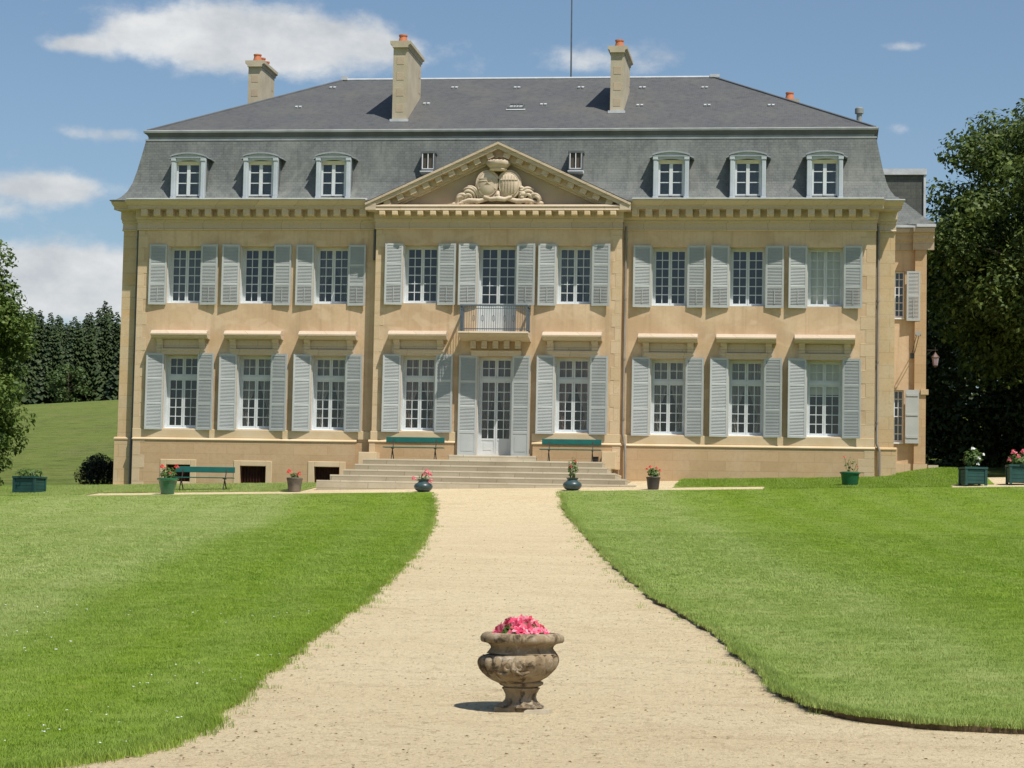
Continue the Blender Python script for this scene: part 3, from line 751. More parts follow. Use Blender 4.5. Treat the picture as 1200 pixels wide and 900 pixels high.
ca.tube([(-.42, yc - .2, 9.16), (-.2, yc - .26, 9.07), (.02, yc - .28, 9.10), (.24, yc - .26, 9.07), (.46, yc - .2, 9.16)], [.05, .07, .085, .07, .05], 8)
ca.tube([(.02, yc - .2, 9.32), (.02, yc - .28, 9.2), (.02, yc - .26, 9.02)], [.05, .08, .05], 8)
for k in range(5):
    ca.ball((.80 + random.uniform(-.06, .06), yc - .12, 9.16 + k * .075), (.085, .12, .06), 7, 5)
ca.build('coat_of_arms', MT['carving'], PED, smooth=50)

# ---- windows
def wavy(mb, x0, x1, z0, z1, y, amp=.03, n=14, tie=None):
    vs = []; rows = 9
    for j in range(rows):
        v = j / (rows - 1)
        for k in range(n):
            u = k / (n - 1); xr = x1
            if tie is not None:
                squeeze = 1 - .55 * math.exp(-((v - .28) / .25)**2) - (.12 if v < .28 else 0)
                x = (x0 + (x1 - x0) * u * squeeze) if tie > 0 else (x1 - (x1 - x0) * u * squeeze)
            else: x = x0 + (x1 - x0) * u
            vs.append((x, y + amp * math.sin(u * 19 + v * 1.3), z0 + (z1 - z0) * v))
    mb.add(vs, [(j * n + k, j * n + k + 1, (j + 1) * n + k + 1, (j + 1) * n + k) for j in range(rows - 1) for k in range(n - 1)])
def window_mesh(hw, h, leaf_rows, trans=None, panel=0.0, cols=2):
    """casement pair; origin at bottom centre of the opening, front face at y=0"""
    m = MB(); of = .055
    zt = h - of
    ztr = None
    m.box(-hw + .001, -hw + .018, -.335, -.001, 0, h - .001); m.box(hw - .018, hw - .001, -.335, -.001, 0, h - .001)
    m.box(-hw, -hw + of, 0, .07, 0, h); m.box(hw - of, hw, 0, .07, 0, h); m.box(-hw + of, hw - of, .002, .068, h - of, h); m.box(-hw + of, hw - of, .002, .068, 0, .06)
    top = h - of
    if trans:
        z0 = trans[0]; m.box(-hw + of, hw - of, -.012, .07, z0 - .05, z0 + .05)
        tz0, tz1 = z0 + .05, h - of
        leaf(m, hw, of, tz0, tz1, trans[1], 0, cols); top = z0 - .05
    leaf(m, hw, of, .06, top, leaf_rows, panel, cols)
    return m
def leaf(m, hw, of, z0, z1, rows, panel, cols):
    st = .05; ba = .024
    for sx in (-1, 1):
        a, b = sorted((sx * .004, sx * (hw - of - .002)))
        inner = (b - st) if sx < 0 else (a + st)
        m.box(a, a + st, .008, .05, z0, z1); m.box(b - st, b, .008, .05, z0, z1)
        m.box(a + st, b - st, .010, .048, z1 - .045, z1); m.box(a + st, b - st, .010, .048, z0, z0 + .055)
        g0 = z0 + .055
        if panel:
            m.box(a + st, b - st, .022, .044, g0, g0 + panel - .06); m.box(a + st, b - st, .010, .048, g0 + panel - .06, g0 + panel)
            m.box(a + st + .06, b - st - .06, .014, .03, g0 + .07, g0 + panel - .13); g0 += panel
        g1 = z1 - .045
        for k in range(1, rows):
            z = g0 + (g1 - g0) * k / rows; m.box(a + st, b - st, .016, .042, z - ba / 2, z + ba / 2)
        for k in range(1, cols):
            x = a + st + (b - a - 2 * st) * k / cols; m.box(x - ba / 2, x + ba / 2, .014, .040, g0, g1)
def pane_mesh(hw, h):
    return MB().quad((-hw + .03, .03, .03), (hw - .03, .03, .03), (hw - .03, .03, h - .03), (-hw + .03, .03, h - .03))
WIN = {
 'upper': (window_mesh(UW, UZ1 - UZ0, 6).mesh('window_frame', MT['frame']), pane_mesh(UW, UZ1 - UZ0).mesh('pane', MT['glass']), UW, UZ1 - UZ0),
 'balcony': (window_mesh(.62, UZ1 - 4.86, 6, None, .86).mesh('window_frame', MT['frame']), pane_mesh(.62, UZ1 - 4.86).mesh('pane', MT['glass']), .62, UZ1 - 4.86),
 'lower': (window_mesh(.55, LZ1 - LZ0, 5, (1.67, 2)).mesh('window_frame', MT['frame']), pane_mesh(.55, LZ1 - LZ0).mesh('pane', MT['glass']), .55, LZ1 - LZ0),
 'door': (window_mesh(.55, LZ1 - .99, 6, (2.42, 2), .44).mesh('door_frame', MT['frame']), pane_mesh(.55, LZ1 - .99).mesh('pane', MT['glass']), .55, LZ1 - .99),
}
def shutter_mesh(wd, h, panels, slat=.045, solid_low=0.0, open_low=False):
    """louvred leaf hinged at x=0, running to +x, front face at y=0 (thickness to +y)"""
    m = MB(); st = .062; th = .04
    m.box(0, st, 0, th, 0, h); m.box(wd - st, wd, 0, th, 0, h)
    zs = []
    z0 = .07; m.box(st, wd - st, .002, th - .002, 0, z0)
    if solid_low:
        m.box(st, wd - st, .012, th - .006, z0, solid_low); m.box(st + .05, wd - st - .05, .004, .02, z0 + .07, solid_low - .07)
        m.box(st, wd - st, .002, th - .002, solid_low, solid_low + .08); z0 = solid_low + .08
    rem = h - .07 - z0
    hp = (rem - .07 * (panels - 1)) / panels
    for k in range(panels):
        a = z0 + k * (hp + .07); b2 = a + hp
        m.box(st, wd - st, .002, th - .002, b2, b2 + .07)
        n = int(hp / slat)
        tilt = rad(-46 if (open_low and k == 0) else -33)
        for i in range(n):
            z = a + hp * (i + .5) / n
            m.obox(Matrix.Translation((wd / 2, th / 2, z)) @ Matrix.Rotation(tilt, 4, 'X'), wd - 2 * st, .007, .056 if not (open_low and k == 0) else .054)
        if open_low and k == 0: m.box(wd / 2 - .010, wd / 2 + .010, -.012, .004, a + .05, b2 - .06)
    return m
SH = {}
def get_shutter(key, wd, h, panels, **kw):
    if key not in SH:
        SH[key] = shutter_mesh(wd, h, panels, **kw).mesh('shutter', MT['shutter'])
        mm = MB()
        hinge = MB()
    return SH[key]
def put_shutters(x, hw, z0, h, y, key, wd, panels, ang_l, ang_r, **kw):
    me = get_shutter(key, wd, h, panels, **kw)
    # right leaf: hinge on the right jamb, opens outwards to +x
    obj('shutter', me, H, (x + hw + .006, y - .055, z0), (0, 0, rad(-ang_r)))
    # left leaf: mirrored by turning through half a circle; its back then faces out, so mirror the mesh
    k2 = key + '_mirror'
    if k2 not in SH:
        m2 = me.copy(); m2.name = 'shutter'
        co = np.empty(len(m2.vertices) * 3, np.float32); m2.vertices.foreach_get('co', co); co = co.reshape(-1, 3); co[:, 0] *= -1
        m2.vertices.foreach_set('co', co.ravel()); m2.flip_normals(); m2.update(); SH[k2] = m2
    obj('shutter', SH[k2], H, (x - hw - .006, y - .055, z0), (0, 0, rad(ang_l)))
def put_window(kind, x, y, z, drape=None):
    fm, pm, hw, h = WIN[kind]
    name = 'door' if kind == 'door' else 'window'
    wo = obj(name, fm, H, (x, y, z))
    obj('pane', pm, wo)
    if kind != 'door' and kind != 'balcony':
        SILL = SH.setdefault('sill' + kind, MB().extrude([(-.35, -.035), (-.35, -.015), (.0, .035), (.03, .035), (.03, -.035)], 'x', -hw + .001, hw - .001).mesh('sill', MT['sill']))
        obj('sill', SILL, wo)
    if drape:
        mat, mode = drape
        cu = MB()
        if mode == 'blind': wavy(cu, -hw + .05, hw - .05, .06, h - .06, .16, .008)
        elif mode == 'half_blind': wavy(cu, -hw + .05, hw - .05, h * .56, h - .06, .16, .006)
        else:
            wavy(cu, -hw + .05, -.03, .06, h - .06, .20, .03, 14, 1); wavy(cu, .03, hw - .05, .06, h - .06, .20, .03, 14, -1)
        cu.build('curtain', MT[mat], wo)
    return wo
rndang = random.Random(3)
for i, x in enumerate(XC):
    y = AY if 3 <= i <= 5 else 0
    # upper floor
    if i == 4: put_window('balcony', x, y + .36, 4.86)
    else: put_window('upper', x, y + .36, UZ0, ('blind', 'blind') if i == 8 else ('sheer', 'blind') if i == 0 else ('sheer', 'drapes') if i in (2, 5) else None)
    a = rndang.uniform(3, 11), rndang.uniform(3, 11)
    hw = .62 if i == 4 else UW
    put_shutters(x, hw, UZ0 - .06, 1.96, y, 'upper5' if i == 4 else 'upper', .60 if i == 4 else .575, 3, a[0], a[1], open_low=True)
    # ground floor
    if i == 4:
        d = put_window('door', x, y + .36, .99, ('curtain_pink', 'drapes'))
        MB().ball((-.03, -.03, 1.13), .028).build('door_handle', MT['sill'], d)
        put_shutters(x, .55, .98, 3.16, y, 'doorshut', .585, 3, 8, 10, solid_low=.70)
    else:
        dr = {0: None, 1: ('curtain', 'drapes'), 2: ('curtain', 'drapes'), 3: ('curtain_pink', 'drapes'), 5: ('curtain_pink', 'drapes'), 6: ('curtain', 'drapes'), 7: ('curtain', 'drapes'), 8: ('blind', 'half_blind')}[i]
        put_window('lower', x, y + .36, LZ0, dr)
        a = rndang.uniform(10, 15), rndang.uniform(10, 16)
        put_shutters(x, .55, LZ0 - .05, 2.47, y, 'lower', .575, 3, a[0], a[1])
# shelf hoods above the ground-floor windows
lm = MB()
lm.extrude([(-.002, 4.92), (-.30, 4.885), (-.42, 4.79), (-.43, 4.775), (-.43, 4.735), (-.36, 4.71), (-.33, 4.66), (-.24, 4.63), (-.002, 4.615)], 'x', -.93, .93)
for sx in (-1, 1):
    a, b2 = sorted((sx * .60, sx * .80))
    lm.extrude([(-.002, 4.30), (-.06, 4.30), (-.09, 4.36), (-.10, 4.50), (-.20, 4.58), (-.20, 4.628), (-.002, 4.614)], 'x', a, b2)
    a, b2 = sorted((sx * .80, sx * .86)); lm.box(a, b2, -.05, -.002, 4.14, 4.50)
lm.box(-.599, .599, -.028, -.002, 4.35, 4.61)
lm.extrude([(-.002, 4.13), (-.07, 4.13), (-.07, 4.22), (-.10, 4.25), (-.10, 4.31), (-.002, 4.349)], 'x', -.798, .798)
LM = lm.mesh('window_hood', MT['cornice'])
for i in (0, 1, 2, 3, 5, 6, 7, 8):
    obj('window_hood', LM, H, (XC[i], AY if i in (3, 5) else 0, 0))
# balcony
bl = MB()
bl.extrude([(-.002, 4.84), (-.86, 4.84), (-.88, 4.79), (-.84, 4.74), (-.78, 4.70), (-.50, 4.655), (-.22, 4.60), (-.16, 4.585), (-.002, 4.585)], 'x', -1.10, 1.10)
for k in range(5): bl.box(-.80 + k * .355, -.80 + k * .355 + .175, -.26, -.061, 4.36, 4.600)
bl.extrude([(-.002, 4.13), (-.08, 4.13), (-.08, 4.24), (-.13, 4.27), (-.13, 4.298), (-.002, 4.298)], 'x', -.80, .80)
BL = bl.build('balcony', MT['cornice'], H, (.03, AY, 0))
MB().box(-.80, .80, -.06, -.002, 4.30, 4.584).build('corbel_panel', MT['plinth'], BL)  # browner stone puts the recess shade and bounced light into the colour
rl = MB(); yb = -.80
for (x0, y0, x1, y1) in ((-1.05, yb, 1.05, yb), (-1.05, yb, -1.05, 0), (1.05, yb, 1.05, 0)):
    rl.bar((x0, y0, 5.66), (x1, y1, 5.66), .045, .045); rl.bar((x0, y0, 4.92), (x1, y1, 4.92), .022, .03); rl.bar((x0, y0, 5.56), (x1, y1, 5.56), .018, .02)
for k in range(31):
    x = -1.05 + 2.1 * k / 30; wd = .034 if k in (0, 30) else .013
    rl.bar((x, yb, 4.84), (x, yb, 5.66), wd)
    if k in (6, 10, 15, 20, 24):
        ring = [(x + .035 * math.cos(t), yb, 5.25 + .10 * math.sin(t)) for t in np.linspace(0, 2 * math.pi, 13)]; rl.tube(ring, .008, 5, False)
for k in range(1, 10):
    for sx in (-1, 1): rl.bar((sx * 1.05, yb + .8 * k / 10, 4.84), (sx * 1.05, yb + .8 * k / 10, 5.66), .012)
rl.build('railing', MT['iron'], BL)
# rainwater pipes
def pipe(pts, mat='zinc'):
    m = MB(); m.tube(pts, .038, 10)
    for zz in np.arange(2.2, 8, 1.9):
        for a, b2 in zip(pts[:-1], pts[1:]):
            if min(a[2], b2[2]) < zz < max(a[2], b2[2]) and abs(a[2] - b2[2]) > 2: m.lathe([(.048, -.03), (.048, .03)], 10, (a[0], a[1], zz))
    m.build('downpipe', MT[mat], H, smooth=40)
pipe([(-11.93, .21, 8.2), (-11.93, .21, 1.5), (-11.93, .12, 1.25), (-11.93, .12, -.3)], 'zinc_dark')
pipe([(-4.02, -.08, 8.2), (-4.02, -.08, 7.2)], 'zinc_dark')
pipe([(4.05, -.06, 8.3), (4.05, -.06, 1.75), (4.14, -.24, 1.36), (4.16, -.24, -.1)], 'pipe')
pipe([(11.93, .20, 8.35), (11.93, .20, 1.55), (12.02, .12, 1.3), (12.02, .14, .2)], 'pipe')

# ---- roofs
def ring_loft(mb, rings):
    n = len(rings)
    vs = [p for r_ in rings for p in r_]
    mb.add(vs, [(j * 4 + k, j * 4 + (k + 1) % 4, (j + 1) * 4 + (k + 1) % 4, (j + 1) * 4 + k) for j in range(n - 1) for k in range(4)])
def rect(ox, oy, z): return [(-12.58 + ox, -.36 + oy, z), (12.58 - ox, -.36 + oy, z), (12.58 - ox, 12.5 - oy, z), (-12.58 + ox, 12.5 - oy, z)]
MP = [(0, 0, 9.11), (.16, .17, 9.24), (.31, .34, 9.45), (.43, .48, 9.75), (.54, .61, 10.2), (.64, .71, 10.7), (.74, .80, 11.2)]
m = MB(); ring_loft(m, [rect(a, b2, z) for a, b2, z in MP]); m.build('mansard_roof', MT['slate'], H)
m = MB()
KP = [(.72, .78, 11.18), (.72, .78, 11.235), (.80, .86, 11.25), (.80, .86, 11.31)]; ring_loft(m, [rect(*k) for k in KP]); KB = MB()
m.build('roof_break_strip', MT['zinc'], H)
m = MB(); ring_loft(m, [rect(*k) for k in [(.80, .86, 11.312), (.78, .84, 11.36), (.72, .78, 11.42), (.68, .74, 11.44)]]); m.build('roof_break_cove', MT['zinc_dark'], H)  # darker zinc paints the shade of the cavetto into its colour
m = MB(); ring_loft(m, [rect(*k) for k in [(.67, .73, 11.442), (.66, .72, 11.50), (.70, .76, 11.535), (.80, .86, 11.545)]]); m.build('roof_break_roll', MT['zinc'], H)
RB = .503
hx0, hy0, hz0 = 12.58 - .76, -.36 + .84, 11.52
RX, RY, RZ = 6.45, 6.05, hz0 + RB * 5.57
m = MB()
A = [(-hx0, hy0, hz0), (hx0, hy0, hz0), (hx0, 12.14 - .5, hz0), (-hx0, 12.14 - .5, hz0)]
m.add(A + [(-RX, RY, RZ), (RX, RY, RZ)], [(0, 1, 5, 4), (1, 2, 5), (2, 3, 4, 5), (3, 0, 4)])
m.build('hipped_roof', MT['slate_top'], H)
def roof_z(y): return hz0 + RB * (y - hy0)
m = MB(); m.tube([(-RX, RY, RZ + .01), (RX, RY, RZ + .01)], .055, 8)
m.box(-RX - .1, -RX + .12, RY - .1, RY + .1, RZ, RZ + .13); m.box(RX - .12, RX + .2, RY - .1, RY + .1, RZ, RZ + .10)
m.build('ridge_cap', MT['zinc_white'], H)
for sx in (-1, 1):
    m = MB(); m.tube([(sx * hx0, hy0, hz0 + .01), (sx * RX, RY, RZ + .01)], .045, 6); m.build('hip_cap', MT['zinc_dark'], H)
for k, (x, y) in enumerate([(-2.36, 4.99), (-.19, 4.94), (2.01, 4.89), (4.11, 4.84), (-3.01, 3.18), (.97, 3.01), (4.19, 2.86), (6.41, 2.82), (6.22, 4.79), (8.5, 2.78), (-6.65, 5.09), (-7.33, 2.9)]):
    z = roof_z(y); q2 = MB(); q2.box(-.11, -.03, -.05, .05, 0, .05); q2.box(.02, .10, -.05, .05, 0, .05); q2.box(-.12, .12, .052, .07, .012, .05)
    q2.build('snow_guard', MT['zinc_white'], H, (x, y, z + .005), (math.atan(RB), 0, random.uniform(-.06, .06)))
sk = MB(); sk.box(-.26, .26, -.24, -.20, .0, .07); sk.box(-.26, .26, .20, .24, .0, .07); sk.box(-.26, -.22, -.2, .2, .0, .07); sk.box(.22, .26, -.2, .2, .0, .07); sk.box(-.012, .012, -.2, .2, 0, .06); sk.box(-.1, -.08, -.2, .2, 0, .055); sk.box(.08, .1, -.2, .2, 0, .055)
SKO = sk.build('roof_light', MT['zinc_dark'], H, (.08, 2.77, roof_z(2.77) + .01), (math.atan(RB), 0, 0))
MB().quad((-.22, -.2, .03), (.22, -.2, .03), (.22, .2, .03), (-.22, .2, .03)).build('pane', MT['zinc'], SKO)
m = MB(); m.box(-.30, .34, -.34, -.25, .0, .02); m.build('flashing', MT['zinc_white'], SKO)
# little casements either side of the pediment
for x in (-2.36, 2.40):
    z0 = 10.12
    f = MB(); f.box(-.25, .25, 0, .6, .55, .62); f.box(-.22, -.19, .0, .5, 0, .55); f.box(.19, .22, .0, .5, 0, .55); f.box(-.19, .19, .0, .05, -.02, .04)
    fo = f.build('roof_casement', MT['zinc_dark'], H, (x, -.02, z0))
    g = MB(); g.box(-.011, .011, .01, .03, .04, .55); g.box(-.19, -.168, .01, .03, .04, .55); g.box(.168, .19, .01, .03, .04, .55); g.box(-.168, .168, .012, .03, .04, .06); g.build('casement_frame', MT['sill'], fo)
    MB().box(-.19, .19, .06, .09, .02, .55).build('pane', MT['room'], fo)
    MB().extrude([(-.10, -.06), (-.10, -.04), (.12, .0), (.3, .0), (.3, -.12)], 'x', -.24, .24).build('flashing', MT['sill'], fo)

# ---- chimneys
def chimney(x0, x1, y0, y1, zb, zt, pots, squares):
    m = MB(); m.box(x0, x1, y0, y1, zb, zt - .22)
    ch = m.build('chimney', MT['chimney'], H)
    k = MB(); k.extrude([(x0 - .02, zt - .218), (x0 - .03, zt - .14), (x0 - .10, zt - .10), (x0 - .10, zt), (x1 + .10, zt), (x1 + .10, zt - .10), (x1 + .03, zt - .14), (x1 + .02, zt - .218)], 'y', y0 - .10, y1 + .10)
    k.build('chimney_cap', MT['chimney'], ch)
    xm = (x0 + x1) / 2
    for z in squares:
        MB().cbox(xm - .12, xm + .12, y0 - .008, y0 - .001, z - .13, z + .13, .003).build('stone_block', MT['chimney_block'], ch)
        MB().box(x1 + .001, x1 + .006, y1 - .42, y1 - .12, z - .13, z + .13).build('stone_block', MT['chimney_block'], ch)
    fl = MB()
    if y0 < 5: fl.box(x0 - .06, x1 + .06, y0 - .10, y0 + .1, roof_z(y0 - .1) + .012, roof_z(y0) + .05)
    if y0 < 5: fl.build('flashing', MT['zinc_white'], ch)
    for (px, py, ph) in pots:
        pt = MB(); pt.lathe([(.17, 0), (.16, .07), (.13, .18), (.125, .23), (.145, .25), (.145, .29), (.11, .29), (.10, .15)], 14, (px, py, zt)); pt.build('chimney_pot', MT['terracotta'], ch, smooth=40)
chimney(-3.84, -3.36, 1.42, 3.95, 11.7, 14.64, [(-3.6, 1.8, .36)], (12.42, 12.95, 13.48, 14.0))
chimney(3.26, 3.70, 2.2, 4.5, 12.0, 14.58, [(3.5, 2.6, .36)], (12.72, 13.25, 13.78))
chimney(-9.90, -9.42, 6.0, 7.9, 12.0, 15.03, [(-9.66, 6.3, .3), (-9.66, 6.9, .3), (-9.66, 7.5, .3)], (13.4, 13.9, 14.4))
chimney(8.8, 9.25, 7.6, 9.6, 12.0, 13.85, [(9.02, 7.85, .3), (9.02, 8.9, .3)], ())
m = MB(); m.lathe([(.085, 11.5), (.085, 12.25), (.14, 12.26), (.14, 12.42), (.10, 12.46)], 12, (11.33, 2.0, 0)); m.build('vent_pipe', MT['zinc'], H, smooth=40)
m = MB(); m.tube([(1.53, 6.05, RZ - .05), (1.50, 6.05, RZ + 4.0)], [.03, .022], 6); m.build('antenna_mast', MT['iron'], H)

# ---- dormers
def dormer_parts():
    """origin at bottom centre of the front; front face at y=0"""
    f = MB()
    hwid, hh, wi, wz0, wz1 = .56, 1.36, .395, .05, 1.20
    f.box(-hwid, -wi, 0, .16, 0, hh); f.box(wi, hwid, 0, .16, 0, hh)
    for sx in (-1, 1):      # raised pilaster strips and their caps
        a, b2 = sorted((sx * (hwid - .005), sx * (wi + .035))); f.cbox(a, b2, -.04, -.001, .06, hh - .14); f.cbox(a - .02, b2 + .02, -.06, -.001, hh - .139, hh - .04)
        f.cbox(a - .015, b2 + .015, -.055, -.001, 0, .06)
    n = 12
    def arc(hw_, rise, z): return [(hw_ * (2 * k / n - 1), z + rise * (1 - (2 * k / n - 1)**2)) for k in range(n + 1)]
    lo = arc(wi, .06, wz1); up = arc(hwid, .10, hh)
    poly = [(x, z) for x, z in lo] + [(hwid, hh)] + [(x, z) for x, z in reversed(up)][1:-1] + [(-hwid, hh)]
    # spandrel between window head and hood
    for k in range(n):
        f.quad((lo[k][0], -.012, lo[k][1]), (lo[k + 1][0], -.012, lo[k + 1][1]), (up[k + 1][0], -.012, up[k + 1][1]), (up[k][0], -.012, up[k][1]))
        f.quad((lo[k][0], -.012, lo[k][1]), (lo[k][0], .16, lo[k][1]), (lo[k + 1][0], .16, lo[k + 1][1]), (lo[k + 1][0], -.012, lo[k + 1][1]))
    f.box(-hwid - .03, hwid + .03, -.07, .1, -.05, -.001)
    c = MB()
    c.box(-hwid, -hwid + .05, .161, 1.15, 0, hh)
    h = MB()
    def vault(hw2, z0_, z1_, y0, y1, rise):
        t0, t1 = arc(hw2, rise, z0_), arc(hw2 + .004, rise, z1_)
        for k in range(n):
            a, b2, c2, d = t0[k], t0[k + 1], t1[k + 1], t1[k]
            h.quad((a[0], y0, a[1]), (b2[0], y0, b2[1]), (c2[0], y0, c2[1]), (d[0], y0, d[1])); h.quad((a[0], y0, a[1]), (a[0], y1, a[1]), (b2[0], y1, b2[1]), (b2[0], y0, b2[1])); h.quad((d[0], y0, d[1]), (c2[0], y0, c2[1]), (c2[0], y1, c2[1]), (d[0], y1, d[1]))
        for e in (0, n): h.quad((t0[e][0], y0, t0[e][1]), (t1[e][0], y0, t1[e][1]), (t1[e][0], y1, t1[e][1]), (t0[e][0], y1, t0[e][1]))
    vault(hwid + .02, hh + .0, hh + .05, -.075, .17, .10)
    vault(hwid + .14, hh - .05, hh - .015, .171, 1.3, .15)
    h.box(-hwid - .0, hwid + .0, -.06, -.013, hh - .04, hh - .001)
    wf = MB()
    z0, z1 = .10, 1.17
    wf.box(-wi, -wi + .055, .10, .15, z0, z1 + .05); wf.box(wi - .055, wi, .10, .15, z0, z1 + .05); wf.box(-.055, .055, .085, .148, z0, z1 - .0); wf.box(-wi + .055, wi - .055, .102, .148, z0, z0 + .05)
    for z in (.52, .86): wf.box(-wi + .055, -.055, .11, .14, z - .014, z + .014); wf.box(.055, wi - .055, .11, .14, z - .014, z + .014)
    hd = MB(); hd.box(-wi + .001, wi - .001, .07, .15, z1 - .06, z1 + .06)
    g = MB(); g.quad((-wi, .126, z0), (wi, .126, z0), (wi, .126, z1), (-wi, .126, z1))
    k2 = MB(); k2.box(-wi - .1, wi + .1, .6, .63, 0, 1.3)
    return (f.mesh('dormer', MT['dormer']), c.mesh('cheek', MT['slate']), h.mesh('hood', MT['hood']), wf.mesh('window_frame', MT['frame']), hd.mesh('window_head', MT['cream']), g.mesh('pane', MT['glass']), k2.mesh('inner_blind', MT['room']))
DP = dormer_parts()
for x in (-10.18, -7.78, -5.39, 5.45, 7.86, 10.25):
    d = obj('dormer', DP[0], H, (x, -.30, 9.16))
    for nme, me in zip(('cheek', 'hood', 'window_frame', 'window_head', 'pane', 'inner_blind'), DP[1:]): obj(nme, me, d)
    obj('cheek', DP[1], d, (1.07, 0, 0))

# ---- side wing on the right, set back
wg = MB()
WX0, WX1, WY = 12.42, 13.38, 8.0
wall_open(wg, WX0, WX1, .2, 9.0, WY, [(12.55, 13.04, 6.28, 7.90), (12.55, 13.03, 1.98, 3.78)], .3)
wg.quad((13.76, WY - .15, .2), (13.76, 13, .2), (13.76, 13, 9), (13.76, WY - .15, 9))
WG = wg.build('side_wing', MT['stucco'], H)
m = MB(); m.box(13.38, 13.77, WY - .18, WY + .3, 1.25, 9.0); m.build('wing_pier', MT['plinth'], WG)
m = MB(); m.box(12.43, 13.40, WY - .08, WY + .2, -.2, 1.25); m.box(13.36, 13.83, WY - .26, WY + .3, -.2, 1.24); m.build('wing_plinth', MT['quoin'], WG)
m = MB(); m.box(13.60, 13.86, WY - .24, WY + .1, 3.62, 3.80); m.build('stone_bracket', MT['pier'], WG)
m = MB()
for x0, x1, y in ((12.2, 13.46, WY), (13.30, 14.02, WY - .18)):
    m.extrude([(y + .1, 8.62), (y - .06, 8.62), (y - .08, 8.9), (y - .2, 9.0), (y - .2, 9.1), (y - .38, 9.2), (y - .42, 9.34), (y + .1, 9.36)], 'x', x0, x1)
m.build('wing_cornice', MT['cornice'], WG)
m = MB()
m.extrude([(WY - .46, 9.36), (WY - .46, 9.46), (WY - .3, 9.47), (WY - .3, 9.36)], 'x', 12.3, 13.4); m.extrude([(WY - .63, 9.36), (WY - .63, 9.46), (WY - .3, 9.47), (WY - .3, 9.36)], 'x', 13.4, 14.06)
m.build('wing_gutter', MT['zinc_white'], WG)
m = MB()
P0 = [(12.2, 7.56, 9.47), (13.4, 7.52, 9.47), (14.04, 7.36, 9.47), (14.04, 13, 9.47)]
P1 = [(12.2, 7.85, 9.75), (13.25, 7.85, 9.72), (13.72, 7.8, 9.72), (13.72, 13, 9.72)]
P2 = [(12.2, 8.6, 10.6), (12.75, 8.7, 10.6), (12.8, 8.7, 10.6), (12.8, 13, 10.6)]
for Q0, Q1 in ((P0, P1), (P1, P2)):
    for k in range(3): m.quad(Q0[k], Q0[k + 1], Q1[k + 1], Q1[k])
m.build('wing_roof', MT['slate'], WG)
m = MB(); m.box(12.2, 13.74, 9.0, 12.5, 9.2, 11.42); m.build('stair_turret', MT['slate_dark'], WG)
m = MB(); m.box(12.15, 13.80, 8.9, 12.6, 11.42, 11.63); m.build('turret_cap', MT['zinc_white'], WG)
m = MB(); m.box(13.70, 13.78, 8.94, 8.995, 9.55, 11.42); m.build('turret_flashing', MT['zinc_white'], WG)
for z0, z1, rows in ((6.28, 7.90, 6), (1.98, 3.78, 6)):
    a, b2 = 12.55, 13.03
    f = MB(); f.box(a, a + .05, WY + .16, WY + .2, z0, z1); f.box(b2 - .05, b2, WY + .16, WY + .2, z0, z1); f.box(a, b2, WY + .162, WY + .198, z1 - .05, z1); f.box(a, b2, WY + .162, WY + .198, z0, z0 + .08)
    for k in range(1, rows): f.box(a + .05, b2 - .05, WY + .17, WY + .19, z0 + (z1 - z0) * k / rows - .014, z0 + (z1 - z0) * k / rows + .014)
    for x in (a + .17, a + .30): f.box(x - .014, x + .014, WY + .168, WY + .192, z0, z1)
    wo = f.build('wing_window', MT['sill'], WG)
    MB().quad((a, WY + .18, z0), (b2, WY + .18, z0), (b2, WY + .18, z1), (a, WY + .18, z1)).build('pane', MT['glass'], wo)
    MB().box(a - .0, b2 + .0, WY - .06, WY + .02, z0 - .05, z0 - .001).build('sill', MT['sill'], wo)
me = shutter_mesh(.46, 1.72, 2, open_low=True).mesh('wing_shutter', MT['shutter'])
obj('wing_shutter', me, WG, (13.10, WY - .22, 6.16), (0, 0, rad(4)))
m = MB(); m.box(0, .46, 0, .035, 0, 1.84); m.box(.03, .43, -.02, -.001, .18, .26); m.box(.03, .43, -.02, -.001, .95, 1.0); m.box(.03, .43, -.02, -.001, 1.62, 1.70)
m.build('wing_shutter', MT['shutter'], WG, (13.08, WY - .24, 1.94), (0, 0, rad(3)))
m = MB(); m.box(12.4, 13.8, 8.35, 8.4, .3, 9); m.build('wing_room', MT['room'], WG)

# ------------------------------------------------------------------ steps up to the door
ST = thing('stone_steps', 'broad pale stone steps spreading on three sides below the glazed front door', 'steps', (0, -1.9, -.13))
for k in range(5):
    hx = (4.86, 4.52, 4.18, 3.90, 3.72)[k]; y0 = -3.4 + .35 * k; z1 = -.13 + .182 * (k + 1); zb = -.6 if k == 0 else z1 - .182 + .001
    m = MB(); cx = -.12
    yb2 = -.46 if k < 4 else AY - .001
    m.add([(cx - hx, y0 + .012, zb), (cx + hx, y0 + .012, zb), (cx + hx, yb2, zb), (cx - hx, yb2, zb), (cx - hx, y0 - .02, z1 - .05), (cx + hx, y0 - .02, z1 - .05), (cx + hx, yb2, z1 - .05), (cx - hx, yb2, z1 - .05),
           (cx - hx, y0 - .012, z1), (cx + hx, y0 - .012, z1), (cx + hx, yb2, z1), (cx - hx, yb2, z1)],
          [(0, 3, 2, 1), (0, 1, 5, 4), (1, 2, 6, 5), (2, 3, 7, 6), (3, 0, 4, 7), (4, 5, 9, 8), (5, 6, 10, 9), (6, 7, 11, 10), (7, 4, 8, 11), (8, 9, 10, 11)])
    o = m.build('landing' if k == 4 else 'step', MT['step']); o.parent = ST; o.location = (0, 1.9, .13)
m = MB(); m.cbox(-1.35, 1.40, -.82, AY - .10, .781, .975); o = m.build('doorstep', MT['step']); o.parent = ST; o.location = (0, 1.9, .13)
